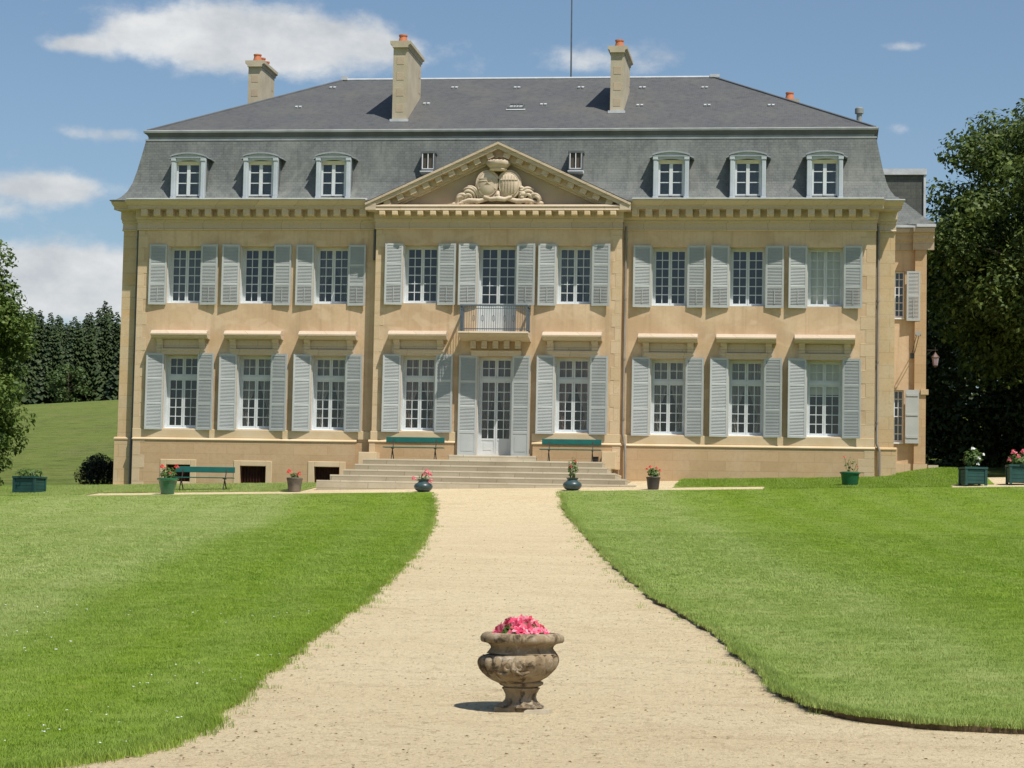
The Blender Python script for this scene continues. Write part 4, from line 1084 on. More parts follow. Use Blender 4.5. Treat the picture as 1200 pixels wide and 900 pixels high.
for x0, x1 in ((3.48, 3.93), (-4.2, -3.62)):
    m = MB(); m.cbox(x0, x1, -1.0, -.45, .60 if x0 > 0 else .45, 1.14 if x0 > 0 else 1.02); o = m.build('cheek_block', MT['band']); o.parent = ST; o.location = (0, 1.9, .13)
m = MB(); m.box(3.20, 3.38, -.95, -.90, .79, .98); m.box(3.22, 3.36, -1.0, -.85, .79, .81); o = m.build('boot_scraper', MT['iron_dark']); o.parent = ST; o.location = (0, 1.9, .13)
m = MB()
m.box(14.05, 14.5, 7.6, 9.4, .3, 1.02); m.box(13.86, 14.2, 7.62, 9.4, .3, 1.2)
o = m.build('wing_steps', MT['step']); tag(o, 'two small pale stone steps behind the grass mound at the wing corner', 'steps')

# ------------------------------------------------------------------ benches
def bench_meshes():
    b2 = MB(); b2.cbox(-.93, .93, .16, .19, .56, .735, .008)
    s2 = MB()
    for y in (-.20, -.08, .04): s2.box(-.97, .94, y, y + .10, .385, .41)
    lg = MB()
    lg.bar((0, -.21, 0), (0, .02, .385), .024, .035); lg.bar((0, .25, 0), (0, -.05, .385), .024, .035); lg.bar((0, .06, .375), (0, .20, .73), .024, .03); lg.bar((0, -.21, .37), (0, .15, .37), .024, .03)
    lg.bar((0, -.10, .18), (0, .13, .18), .02, .02)
    return b2.mesh('backrest', MT['teal']), s2.mesh('seat', MT['teal']), lg.mesh('leg', MT['iron_dark'])
BM = bench_meshes()
def bench(x, y, z, label, rz=0):
    t = thing('garden_bench', label, 'bench', (x, y, z), rz, 'teal garden benches along the front of the house')
    obj('backrest', BM[0], t); obj('seat', BM[1], t)
    for lx in (-.69, .67): obj('leg', BM[2], t, (lx, 0, 0))
bench(-2.42, -.98, .781, 'teal slatted bench on the landing to the left of the front door')
bench(2.52, -.98, .781, 'teal slatted bench on the landing to the right of the front door')
xb, yb_ = -8.42, -3.75
bench(xb, yb_, float(zg(xb, yb_)) + .035, 'teal slatted bench on the grass, beside the large green glazed pot')

# ------------------------------------------------------------------ leaf helpers
def leaf_quads(centers, dirs, size, aspect=.55, jitter=.35, fold=.25):
    """diamond-shaped leaves: two triangles each, bent along the rib"""
    n = len(centers)
    d = dirs / np.maximum(np.linalg.norm(dirs, axis=1, keepdims=True), 1e-6)
    a = RNG.normal(size=(n, 3)); t = np.cross(d, a); t /= np.maximum(np.linalg.norm(t, axis=1, keepdims=True), 1e-6)
    s = np.cross(d, t)
    sz = (size * RNG.uniform(1 - jitter, 1 + jitter, n))[:, None]
    p0 = centers - t * sz * .5; p2 = centers + t * sz * .5
    p1 = centers + s * sz * aspect * .5 + d * sz * fold * .3; p3 = centers - s * sz * aspect * .5 + d * sz * fold * .3
    v = np.stack([p0, p1, p2, p3], 1).reshape(-1, 3)
    i = np.arange(n) * 4
    lo = np.stack([i, i + 1, i + 2, i, i + 2, i + 3], 1).ravel()
    return v, lo
def crown_mesh(name, clumps, per, size, mat, flat=.8, inner=.35, aspect=.55):
    C_, D_ = [], []
    for (c, r) in clumps:
        k = max(8, int(per * (r if r < 1 else r * r)))
        d = RNG.normal(size=(k, 3)); d /= np.linalg.norm(d, axis=1, keepdims=True)
        rr = r * np.where(RNG.random(k) < inner, RNG.uniform(.2, .75, k), RNG.uniform(.75, 1.12, k))
        pts = d * rr[:, None] * np.array([1, 1, flat]) + np.array(c)
        C_.append(pts); D_.append(d * .8 + np.array([0, 0, .7]) + RNG.normal(size=(k, 3)) * .55)
    v, lo = leaf_quads(np.concatenate(C_), np.concatenate(D_), size, aspect)
    return fast_mesh(name, v, 3, lo, mat)
def trunk_mesh(name, base_r, top, limbs, mat=None, n=10):
    m = MB()
    zt = top[2]
    m.tube([(0, 0, -.4), (0, 0, 0), (top[0] * .3, top[1] * .3, zt * .35), (top[0] * .7, top[1] * .7, zt * .7), top], [base_r * 1.5, base_r * 1.15, base_r * .85, base_r * .6, base_r * .25], n)
    for (z, tip, r) in limbs:
        f = z / zt; st_ = (top[0] * f, top[1] * f, z); mid = tuple((st_[i] * .5 + tip[i] * .5) + (0, 0, .35)[i] for i in range(3))
        m.tube([st_, mid, tip], [r, r * .65, r * .2], 6)
    return m.mesh(name, mat or MT['bark'], 180)
def ell_clumps(c, R, n, rmin, rmax, rnd, lower=-.75, shell=.55):
    out = []
    while len(out) < n:
        d = Vector((rnd.gauss(0, 1), rnd.gauss(0, 1), rnd.gauss(0, 1))).normalized()
        if d.z < lower: continue
        k = rnd.uniform(shell, 1.0) ** .7
        out.append(((c[0] + d.x * R[0] * k, c[1] + d.y * R[1] * k, c[2] + d.z * R[2] * k), rnd.uniform(rmin, rmax)))
    return out
def tree(name, label, x, y, z, crown_c, crown_R, n, rmin, rmax, per, size, mat, trunk_r, seed, group=None, lower=-.8, extra=(), flat=.7, cat='tree'):
    rnd = random.Random(seed)
    t = thing(name, label, cat, (x, y, z), 0, group)
    cl = ell_clumps(crown_c, crown_R, n, rmin, rmax, rnd, lower) + list(extra)
    me = crown_mesh('crown', cl, per, size, MT[mat], flat); obj('crown', me, t)
    limbs = []
    top = (crown_c[0] * .6, crown_c[1] * .6, crown_c[2] + crown_R[2] * .55)
    for c, r in cl[::max(1, len(cl) // 22)]:
        zz = max(.8, min(c[2] * .75, top[2] * .85)); limbs.append((zz, c, trunk_r * .3))
    obj('trunk', trunk_mesh('trunk', trunk_r, top, limbs), t)
    return t

# ------------------------------------------------------------------ trees on the right
zt = lambda x, y: float(zhill(x, y))
tree('lime_tree', 'tall broad leafy tree towering beside the right wing of the house', 20.2, 15.5, zt(20.2, 15.5), (0, 0, 8.1), (6.3, 6.0, 5.9), 230, .75, 1.45, 330, .21, 'leaf_lime', .45, 21, flat=.62)
tree('lime_tree', 'unseen broad leafy tree added outside the right edge to shade the grove', 28.5, 9, zt(28.5, 9), (0, 0, 7.6), (6.0, 6.0, 6.0), 110, 1.0, 1.7, 150, .27, 'leaf_lime', .45, 22, flat=.65)  # out of view, added to throw shade under the grove
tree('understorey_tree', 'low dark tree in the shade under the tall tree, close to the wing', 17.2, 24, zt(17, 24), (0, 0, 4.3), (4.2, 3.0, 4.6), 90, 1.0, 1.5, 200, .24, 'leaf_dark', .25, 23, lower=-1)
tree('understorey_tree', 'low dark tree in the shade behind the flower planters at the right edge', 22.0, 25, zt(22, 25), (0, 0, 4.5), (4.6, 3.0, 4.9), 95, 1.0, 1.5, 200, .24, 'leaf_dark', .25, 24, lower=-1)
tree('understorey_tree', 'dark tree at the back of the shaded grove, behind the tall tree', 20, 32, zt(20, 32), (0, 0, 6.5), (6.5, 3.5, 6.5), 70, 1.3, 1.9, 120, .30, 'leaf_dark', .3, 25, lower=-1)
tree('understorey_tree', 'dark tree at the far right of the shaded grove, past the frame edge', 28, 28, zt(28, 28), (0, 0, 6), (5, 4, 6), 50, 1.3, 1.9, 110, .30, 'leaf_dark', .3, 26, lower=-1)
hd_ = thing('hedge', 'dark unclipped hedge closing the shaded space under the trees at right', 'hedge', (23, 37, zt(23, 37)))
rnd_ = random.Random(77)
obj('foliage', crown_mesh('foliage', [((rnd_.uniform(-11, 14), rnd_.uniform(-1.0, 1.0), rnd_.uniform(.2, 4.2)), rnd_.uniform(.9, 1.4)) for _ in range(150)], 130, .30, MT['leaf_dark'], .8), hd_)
obj('stem', MB().tube([(0, 0, -.2), (0, 0, 3)], [.08, .03], 6).mesh('stem', MT['bark']), hd_)
# ------------------------------------------------------------------ left side
tree('leafy_tree', 'bright green leafy tree at the left edge, leafy down to the lawn', -19.9, 5.4, zt(-19.9, 5.4), (0, 0, 4.6), (2.2, 2.3, 4.4), 90, .55, 1.0, 680, .17, 'leaf_left', .2, 31, lower=-1, extra=[((.5, -.6, .5), .7), ((1.0, -.8, .6), .65), ((1.1, -.5, 1.4), .7), ((.6, -1.0, 1.4), .8), ((-.4, -1, .6), .9), ((1.3, -.2, 2.3), .7), ((.9, -.9, .15), .6), ((1.5, -.7, .2), .5), ((.2, -.9, .1), .7), ((1.7, -.4, 1.0), .5), ((1.6, -.5, 1.7), .55)])
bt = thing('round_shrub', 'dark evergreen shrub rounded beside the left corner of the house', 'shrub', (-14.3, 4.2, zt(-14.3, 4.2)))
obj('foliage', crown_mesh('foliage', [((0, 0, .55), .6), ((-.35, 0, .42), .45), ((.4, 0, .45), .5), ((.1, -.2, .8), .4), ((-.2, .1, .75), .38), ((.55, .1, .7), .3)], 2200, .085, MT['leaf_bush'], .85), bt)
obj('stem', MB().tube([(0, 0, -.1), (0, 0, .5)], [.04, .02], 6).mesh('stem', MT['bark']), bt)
# fir wood on the hill
def fir_mesh(h, R, seed):
    rnd = random.Random(seed); V = []; Lp = []
    tiers = 44
    for k in range(tiers):
        f = k / tiers; ln0 = R * (1 - f) ** .8 + .16
        nb = 20 if f < .8 else 10
        for j in range(nb):
            z = h * (.03 + .96 * (k + rnd.uniform(-.9, .9)) / tiers); a = 2 * math.pi * (j + rnd.random() * .8) / nb; ln = ln0 * rnd.uniform(.65, 1.12)
            ca_, sa = math.cos(a), math.sin(a); up = rnd.uniform(-.05, .12)
            wd = ln * .24 + .10
            def P(r, s, dz): return (ca_ * r - sa * s, sa * r + ca_ * s, z + dz)
            i0 = len(V)
            V += [P(.02, 0, .05), P(ln * .5, wd * .5, -.18 * ln + rnd.uniform(-.1, .05)), P(ln * .55, 0, -.05 * ln + up), P(ln * .5, -wd * .5, -.18 * ln + rnd.uniform(-.1, .05)),
                  P(ln * .85, wd * .32, -.36 * ln), P(ln, 0, -.24 * ln + up), P(ln * .85, -wd * .32, -.36 * ln)]
            for t in ((0, 1, 2), (0, 2, 3), (1, 4, 2), (2, 4, 5), (2, 5, 6), (2, 6, 3)): Lp += [i0 + q_ for q_ in t]
    return fast_mesh('crown', np.array(V), 3, np.array(Lp), MT['needle'])
FIR = [fir_mesh(12.2, 3.1, 51), fir_mesh(11.4, 2.9, 52), fir_mesh(12.8, 3.2, 53), fir_mesh(10.8, 3.0, 54)]
FTR = trunk_mesh('trunk', .18, (0, 0, 10.5), [])
rf = random.Random(9)
spots = []
for row, (yy, step, off) in enumerate(((198, 1.45, 0), (201, 1.5, .8), (205, 1.5, .4), (210, 1.5, 1.1))):
    x = -100 + off
    while x < -58:
        spots.append((x + rf.uniform(-.5, .5), yy + rf.uniform(-1.5, 1.5) + (x + 75) * -.05, row)); x += step
LBL = {0: 'dark green fir in the front rank of the wood on the hill at left', 1: 'dark green fir in the middle of the wood on the hill at left', 2: 'dark green fir in the middle of the wood on the hill at left', 3: 'dark green fir in the rear rank of the wood on the hill at left'}
for (x, y, row) in spots:
    t = thing('fir_tree', LBL[row], 'fir tree', (x, y, zt(x, y) - .3), rf.uniform(0, 6), {0: 'firs in the front rank of the wood', 1: 'firs in the middle of the wood', 2: 'firs in the middle of the wood', 3: 'firs in the rear rank of the wood'}[row], rf.uniform(.86, 1.02))
    obj('crown', rf.choice(FIR), t); obj('trunk', FTR, t)
for (x, y, s_, lb) in ((-79.5, 193, 1.0, 'small round light green tree at the foot of the fir wood, nearest the house'), (-86.5, 190, 1.25, 'taller light green tree at the left foot of the fir wood'), (-90.5, 187, 1.5, 'broad light green tree at the foot of the wood, next to the left frame edge')):
    tree('deciduous_tree', lb, x, y, zt(x, y), (0, 0, 2.4 * s_), (2.2 * s_, 2 * s_, 2.4 * s_), 30, .7 * s_, 1.1 * s_, 90, .36, 'leaf_wood', .14, int(-x), lower=-1)

# ------------------------------------------------------------------ urn on the path
UX, UY = 7.66, -52.14
UZ = float(zg(UX, UY))
URN = thing('stone_urn', 'weathered carved stone urn with pink flowers standing on the gravel path', 'urn', (UX, UY, UZ - .012))
k = .001316
def zc(y): return (745 - y) * k
up = MB()
def rimmod(r, z, a, j): return r * (1 + .012 * math.sin(a * 5 + 1) + .008 * math.sin(a * 13))
up.lathe([(.298, zc(376)), (.272, zc(352)), (.262, zc(340)), (.268, zc(325)), (.290, zc(312)), (.342, zc(303)), (.352, zc(292)), (.353, zc(272)), (.340, zc(255)), (.315, zc(245)), (.285, zc(244)), (.270, zc(262)), (.25, zc(300)), (.02, zc(305))], 64, (0, 0, 0), rimmod)
up.build('rim', MT['urn'], URN, smooth=60)
bw = MB()
def gad(r, z, a, j):
    g = abs(math.sin(a * 10)) ** .5
    wgt = {3: .35, 4: .8, 5: 1, 6: 1, 7: 1, 8: .9, 9: .7, 10: .4}.get(j, 0)
    front = math.exp(-((a - 4.75) / .5) ** 2)
    return r * (1 - .20 * (1 - g) * wgt * (1 - .8 * front) + .02 * front * wgt)
bw.lathe([(.18, zc(556) - .0), (.20, zc(548)), (.235, zc(535)), (.275, zc(512)), (.312, zc(485)), (.335, zc(458)), (.346, zc(432)), (.345, zc(410)), (.335, zc(394)), (.31, zc(381)), (.275, zc(374)), (.22, zc(372)), (.02, zc(372))], 144, (0, 0, 0), gad)
ang = 4.75
def on_bowl(dx, dz, o): return (dx, -.335 + .9 * dx * dx + (-.0 if dz > 0 else dz * dz * 9) - o, zc(455) + dz)
for sx in (-1, 1):
    us = np.linspace(0, 1, 24)
    bw.tube([on_bowl(sx * (.05 + .045 * (1 - .7 * u) * math.cos(7 * u + .6)), .012 + .045 * (1 - .7 * u) * math.sin(7 * u + .6), .004) for u in us], [.016 * (1 - .5 * u) for u in us], 6)
    bw.tube([on_bowl(sx * .02, -.02, .006), on_bowl(sx * .07, -.055, .004), on_bowl(sx * .13, -.035, .0)], [.018, .02, .008], 6)
bw.tube([on_bowl(0, .05, .0), on_bowl(0, .0, .012), on_bowl(0, -.07, .004)], [.018, .026, .012], 8)
BW = bw.build('bowl', MT['urn'], URN, rot=(rad(1), rad(-3.2), 0), smooth=50)
ft = MB()
ft.lathe([(.200, zc(714)), (.196, zc(704)), (.160, zc(690)), (.136, zc(672)), (.129, zc(652)), (.133, zc(632)), (.150, zc(606)), (.158, zc(600)), (.160, zc(593)), (.14, zc(588)), (.168, zc(580)), (.184, zc(572)), (.188, zc(562)), (.18, zc(553)), (.15, zc(548))], 40, (0, 0, 0), rimmod)
ft.build('foot', MT['urn'], URN, smooth=60)
pl = MB(); pl.add([(-.20, -.19, -.06), (.19, -.20, -.06), (.20, .19, -.06), (-.19, .2, -.06), (-.195, -.185, zc(712)), (.15, -.18, zc(718)), (.17, .17, zc(707)), (-.185, .19, zc(704))],
                  [(0, 3, 2, 1), (4, 5, 6, 7), (0, 1, 5, 4), (1, 2, 6, 5), (2, 3, 7, 6), (3, 0, 4, 7)])
pl.build('base_slab', MT['urn'], URN)
sl_ = MB(); sl_.add([(.06, -.30, -.04), (.27, -.27, -.04), (.29, -.02, -.04), (.1, .0, -.04), (.07, -.285, .028), (.255, -.255, .036), (.275, -.03, .03), (.11, -.01, .03)],
                    [(0, 3, 2, 1), (4, 5, 6, 7), (0, 1, 5, 4), (1, 2, 6, 5), (2, 3, 7, 6), (3, 0, 4, 7)])
sl_.build('broken_slab', plain('pale_broken_stone', (.44, .385, .29), (.33, .28, .20), 7, .9, .1, bump=.4), URN)
MB().lathe([(.27, zc(262)), (.20, zc(246)), (.02, zc(240))], 24).build('soil', MT['soil'], URN)
def flower_disc(n, R, z0, hgt, size, petals=5, seed=1, cx=0, cy=0):
    """domed heap of five-petalled flowers"""
    rnd = np.random.default_rng(seed); V = []; Lp = []
    for i in range(n):
        r = R * math.sqrt(rnd.random()); a = rnd.uniform(0, 2 * math.pi)
        hz = z0 + hgt * (1 - (r / R) ** 2.4) * rnd.uniform(.5, 1.15)
        c = np.array([cx + r * math.cos(a), cy + r * math.sin(a), hz])
        nrm = np.array([c[0] - cx, c[1] - cy, R * .55]) + rnd.normal(size=3) * R * .30; nrm[1] -= R * .15; nrm /= np.linalg.norm(nrm)
        u = np.cross(nrm, [0.3, .2, 1]); u /= np.linalg.norm(u); w_ = np.cross(nrm, u)
        s_ = size * rnd.uniform(.7, 1.2); ph = rnd.uniform(0, 6)
        for p_ in range(petals):
            t = ph + 2 * math.pi * p_ / petals; d = u * math.cos(t) + w_ * math.sin(t); e = np.cross(nrm, d)
            i0 = len(V); V += [c, c + d * s_ * .6 + e * s_ * .36 + nrm * s_ * .18, c + d * s_ + nrm * s_ * .12, c + d * s_ * .6 - e * s_ * .36 + nrm * s_ * .18]
            Lp += [i0, i0 + 1, i0 + 2, i0, i0 + 2, i0 + 3]
    return np.array(V), np.array(Lp)
V, Lp = flower_disc(105, .24, zc(262), .14, .046, 5, 5)
obj('flowers', fast_mesh('flowers', V, 3, Lp, MT['petal_pink']), URN)
n = 520; a = RNG.uniform(0, 2 * math.pi, n); rr = .235 * np.sqrt(RNG.random(n)); z_ = zc(258) + .120 * (1 - (rr / .235)**2.2) * RNG.uniform(.3, 1, n)
v, lo = leaf_quads(np.stack([rr * np.cos(a), rr * np.sin(a), z_], 1), np.stack([np.cos(a), np.sin(a), np.ones(n)], 1), .052)
obj('leaves', fast_mesh('leaves', v, 3, lo, MT['leaf_pot']), URN)

# ------------------------------------------------------------------ pots and planters
def plant_mesh(R, h, n, size, seed, z0, zmin=0.0, spread=.5):
    rng = np.random.default_rng(seed)
    d = rng.normal(size=(n, 3)); d /= np.linalg.norm(d, axis=1, keepdims=True); rr = rng.uniform(.25, 1, n)[:, None] ** spread
    pts = d * rr * np.array([R, R, h / 2]) + np.array([0, 0, z0 + h / 2])
    v, lo = leaf_quads(pts, d + np.array([0, -.2, .8]), size, .75)
    return fast_mesh('foliage', v, 3, lo, MT['leaf_pot'])
def put_blooms(parent, heads, mat, n=26, size=.028):
    for i, (x, y, z, r) in enumerate(heads):
        v, lp = flower_disc(n, r, z - r * .5, r * 1.3, size, 5, 100 + i, x, y)
        obj('flower_head', fast_mesh('flower_head', v, 3, lp, MT[mat]), parent)
def stalks(pts, z0):
    m = MB()
    for (x, y, z) in pts: m.tube([(x * .3, y * .3, z0), (x * .75, y * .75, (z0 + z) / 2), (x, y, z)], .006, 4)
    return m.mesh('stem', MT['leaf_pot'])
def pot(label, x, y, prof, mat, lift=.004, plants=None, sink=0):
    t = thing('flower_pot', label, 'flower pot', (x, y, float(zg(x, y)) + lift), 0, 'flower pots in front of the house')
    obj('pot', MB().lathe(prof, 28, close=True).mesh('pot', MT[mat], 40), t)
    return t
def tub(r0, r1, h, lip=.04):
    return [(r0, 0), (r0 * 1.02, .02), (r0 + (r1 - r0) * .8, h * .8), (r1, h * .86), (r1 + lip * .6, h * .89), (r1 + lip * .6, h * .97), (r1, h), (r1 - .03, h), (r1 - .05, h - .07), (.02, h - .06)]
def squat(R, h):
    return [(R * .55, 0), (R * .8, h * .1), (R * .98, h * .3), (R, h * .42), (R * .9, h * .58), (R * .62, h * .72), (R * .52, h * .80), (R * .6, h * .9), (R * .66, h), (R * .58, h), (R * .45, h * .85), (.02, h * .82)]
t = pot('large green glazed pot with a red geranium, left of the teal bench on the grass', -9.17, -5.0, tub(.20, .29, .48, .06), 'pot_green')
obj('foliage', plant_mesh(.27, .40, 200, .085, 1, .42), t); put_blooms(t, [(-.16, -.05, .82, .075), (.27, -.05, .83, .075), (.08, -.1, .62, .04)], 'petal_red'); obj('stem', stalks([(-.16, -.05, .8), (.27, -.05, .8), (.0, 0, .75)], .4), t)
t = pot('worn grey tub with two red geranium heads by the foot of the steps', -5.45, -4.3, tub(.18, .24, .42, .01), 'pot_grey')
obj('foliage', plant_mesh(.15, .20, 60, .07, 2, .38), t); put_blooms(t, [(-.15, -.05, .60, .085), (.14, -.05, .54, .075)], 'petal_red'); obj('stem', stalks([(-.15, -.05, .58), (.14, -.05, .52)], .36), t)
t = pot('squat slate blue pot with trailing rose pink blooms at the left lawn corner', -1.40, -5.02, squat(.28, .36), 'pot_turq', .01)
obj('foliage', plant_mesh(.16, .24, 50, .06, 3, .32), t); put_blooms(t, [(-.28, -.05, .38, .06), (.02, -.05, .50, .08), (.11, -.05, .58, .095), (.20, -.05, .50, .06), (.24, -.1, .30, .085)], 'petal_salmon'); obj('stem', stalks([(-.28, -.05, .37), (.02, -.05, .47), (.11, -.05, .55), (.24, -.1, .29)], .3), t)
t = pot('squat slate blue pot with one upright leafy plant at the right lawn corner', 3.02, -5.05, squat(.28, .36), 'pot_turq', .01)
obj('foliage', plant_mesh(.17, .66, 150, .075, 4, .32, spread=.4), t); put_blooms(t, [(-.02, -.1, .70, .045), (.1, -.1, .84, .02)], 'petal_red', 12); obj('stem', stalks([(0, 0, .9), (-.12, 0, .75), (.1, 0, .85)], .3), t)
t = pot('dark plastic pot with a bushy red geranium, right of the steps', 5.38, -5.0, tub(.16, .20, .36, .015), 'pot_dark')
obj('foliage', plant_mesh(.20, .30, 190, .075, 5, .34), t); put_blooms(t, [(-.08, -.08, .66, .05), (.10, -.05, .63, .04), (.2, -.05, .56, .035), (-.2, 0, .6, .03)], 'petal_red', 14, .024); obj('stem', stalks([(-.08, -.08, .64), (.1, -.05, .6)], .3), t)
t = pot('green glazed tub with a sparse withered plant, near the right corner of the house', 11.05, -4.72, tub(.22, .27, .44, .05), 'pot_green')
obj('foliage', plant_mesh(.20, .46, 34, .075, 6, .42), t); obj('stem', stalks([(-.16, 0, .86), (.0, 0, .72), (.18, -.05, .66), (-.05, .05, .8), (.24, 0, .55)], .38), t); put_blooms(t, [(-.16, 0, .88, .03), (.22, 0, .6, .025)], 'petal_red', 8, .02)
def planter(label, x, y, wd, dp, h, rz, foliage, heads, mat, seed, extra_z=0.0):
    t = thing('planter_box', label, 'planter', (x, y, float(zg(x, y)) + .005 + extra_z), rz, 'dark green wooden planter boxes')
    m = MB(); hw, hd = wd / 2, dp / 2
    for sx in (-1, 1):
        for sy in (-1, 1): m.box(sx * hw - .035, sx * hw + .035, sy * hd - .035, sy * hd + .035, 0, h)
    for k_ in range(4):
        z0 = .05 + (h - .12) * k_ / 4; z1 = z0 + (h - .12) / 4 - .008
        m.box(-hw + .036, hw - .036, -hd - .012, -hd + .02, z0, z1); m.box(-hw + .036, hw - .036, hd - .02, hd + .012, z0, z1); m.box(-hw - .012, -hw + .02, -hd + .036, hd - .036, z0, z1); m.box(hw - .02, hw + .012, -hd + .036, hd - .036, z0, z1)
    m.build('box', MT['planter'], t)
    r_ = MB(); r_.box(-hw - .05, hw + .05, -hd - .05, -hd + .04, h - .055, h + .004); r_.box(-hw - .05, hw + .05, hd - .04, hd + .05, h - .055, h + .004); r_.box(-hw - .05, -hw + .04, -hd + .041, hd - .041, h - .053, h + .002); r_.box(hw - .04, hw + .05, -hd + .041, hd - .041, h - .053, h + .002)
    r_.build('rim', MT['planter'], t)
    MB().box(-hw + .021, hw - .021, -hd + .021, hd - .021, .1, h - .06).build('soil', MT['soil'], t)
    obj('foliage', foliage, t)
    if heads: put_blooms(t, heads, mat)
planter('dark green planter box with a tall white-flowered shrub, near the wing corner', 14.55, -4.55, .58, .58, .52, .25, plant_mesh(.30, .62, 260, .085, 11, .48), [(-.05, -.15, 1.06, .05), (.1, -.15, .62, .05), (.12, -.18, .78, .04), (.28, -.1, .9, .03)], 'daisy', 11)
planter('wide dark green planter box full of pink geraniums at the right edge', 15.95, -4.2, .72, .6, .56, .1, plant_mesh(.42, .42, 300, .09, 12, .5), [(-.25, -.2, .92, .09), (-.38, -.2, .70, .06), (.02, -.2, .94, .08), (.10, -.25, .70, .07), (.28, -.2, .90, .09), (.34, -.25, .74, .07), (-.12, -.2, .80, .06)], 'petal_salmon', 12)
planter('dark green planter box with a spreading leafy plant beside the left-edge tree', -13.72, -4.3, .70, .62, .54, -.2, plant_mesh(.46, .34, 240, .09, 13, .48), None, None, 13)

# ------------------------------------------------------------------ lantern and floodlight on the wing
LN = thing('wall_lantern', 'small hexagonal lantern hanging from an iron bracket at the wing corner', 'lantern', (13.83, 8.3, 5.2))
m = MB(); m.bar((-.06, 0, .0), (.36, 0, .0), .022); m.bar((.28, 0, .0), (.28, 0, -.09), .012); m.bar((.28, 0, .10), (.28, 0, 0), .018); m.bar((-.05, 0, -.18), (.2, 0, 0), .012); m.build('bracket', MT['iron_dark'], LN)
m = MB(); m.lathe([(.012, -.08), (.03, -.10), (.05, -.14), (.135, -.24), (.14, -.26), (.125, -.265)], 6, (.28, 0, 0)); m.lathe([(.075, -.56), (.085, -.53), (.08, -.53)], 6, (.28, 0, 0)); m.lathe([(.02, -.60), (.05, -.565)], 6, (.28, 0, 0)); m.build('lantern_frame', MT['copper'], LN)
m = MB(); m.lathe([(.078, -.528), (.122, -.268)], 6, (.28, 0, 0)); m.build('lantern_glass', MT['lamp_glass'], LN)
FL = thing('floodlight', 'grey floodlight on a long bent arm fixed to the wing wall between its two windows', 'floodlight', (13.30, WY, 5.0))
m = MB(); m.bar((-.02, -.01, -.02), (.12, -.75, .62), .018); m.bar((.06, -.01, -.06), (.20, -.75, .60), .018); m.box(-.06, .10, -.025, -.001, -.12, .06); m.build('arm', MT['iron'], FL)
m = MB(); m.obox(Matrix.Translation((.17, -.80, .66)) @ Matrix.Rotation(rad(-25), 4, 'X'), .19, .10, .13); m.build('lamp_head', MT['pipe'], FL)
m = MB(); m.obox(Matrix.Translation((.17, -.848, .638)) @ Matrix.Rotation(rad(-25), 4, 'X'), .14, .012, .09); m.build('lamp_glass', MT['frame'], FL)

# ------------------------------------------------------------------ grass blades (uncountable: stuff)
def tuft_mesh(n, R, h, wd, seed):
    rng = np.random.default_rng(seed)
    a = rng.uniform(0, 2 * math.pi, n); r_ = R * np.sqrt(rng.random(n)); base = np.stack([r_ * np.cos(a), r_ * np.sin(a), np.full(n, -.01)], 1)
    ld = rng.uniform(0, 2 * math.pi, n); ln = rng.uniform(.1, .75, n) * h; hh = rng.uniform(.55, 1.1, n) * h
    tip = base + np.stack([np.cos(ld) * ln, np.sin(ld) * ln, hh], 1); mid = base + np.stack([np.cos(ld) * ln * .3, np.sin(ld) * ln * .3, hh * .6], 1)
    sd = np.stack([-np.sin(ld + rng.normal(size=n) * .6), np.cos(ld + rng.normal(size=n) * .6), np.zeros(n)], 1) * wd
    v = np.stack([base - sd, base + sd, mid - sd * .7, mid + sd * .7, tip], 1).reshape(-1, 3)
    i = np.arange(n) * 5
    lo = np.stack([i, i + 1, i + 3, i, i + 3, i + 2, i + 2, i + 3, i + 4], 1).ravel()
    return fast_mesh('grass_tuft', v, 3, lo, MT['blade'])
def grass_object(name, pts, tuft, smin, smax):
    me = bpy.data.meshes.new(name); me.vertices.add(len(pts)); me.vertices.foreach_set('co', np.asarray(pts, np.float32).ravel()); me.update()
    o = obj(name, me); o['kind'] = 'stuff'
    to = bpy.data.objects.new('grass_tuft', tuft)
    ng = bpy.data.node_groups.new(name, 'GeometryNodeTree')
    ng.interface.new_socket('Geometry', in_out='INPUT', socket_type='NodeSocketGeometry'); ng.interface.new_socket('Geometry', in_out='OUTPUT', socket_type='NodeSocketGeometry')
    N, L = ng.nodes, ng.links
    gi, go = N.new('NodeGroupInput'), N.new('NodeGroupOutput'); oi = N.new('GeometryNodeObjectInfo'); oi.inputs['Object'].default_value = to; oi.inputs['As Instance'].default_value = True
    ip = N.new('GeometryNodeInstanceOnPoints'); rv = N.new('FunctionNodeRandomValue'); rv.data_type = 'FLOAT_VECTOR'; rv.inputs[0].default_value = (0, 0, 0); rv.inputs[1].default_value = (0, 0, 6.283)
    rs = N.new('FunctionNodeRandomValue'); rs.data_type = 'FLOAT'; rs.inputs[2].default_value = smin; rs.inputs[3].default_value = smax
    L.new(gi.outputs[0], ip.inputs['Points']); L.new(oi.outputs['Geometry'], ip.inputs['Instance']); L.new(rv.outputs[0], ip.inputs['Rotation']); L.new(rs.outputs[1], ip.inputs['Scale']); L.new(ip.outputs[0], go.inputs[0])
    md = o.modifiers.new('scatter', 'NODES'); md.node_group = ng
    return o
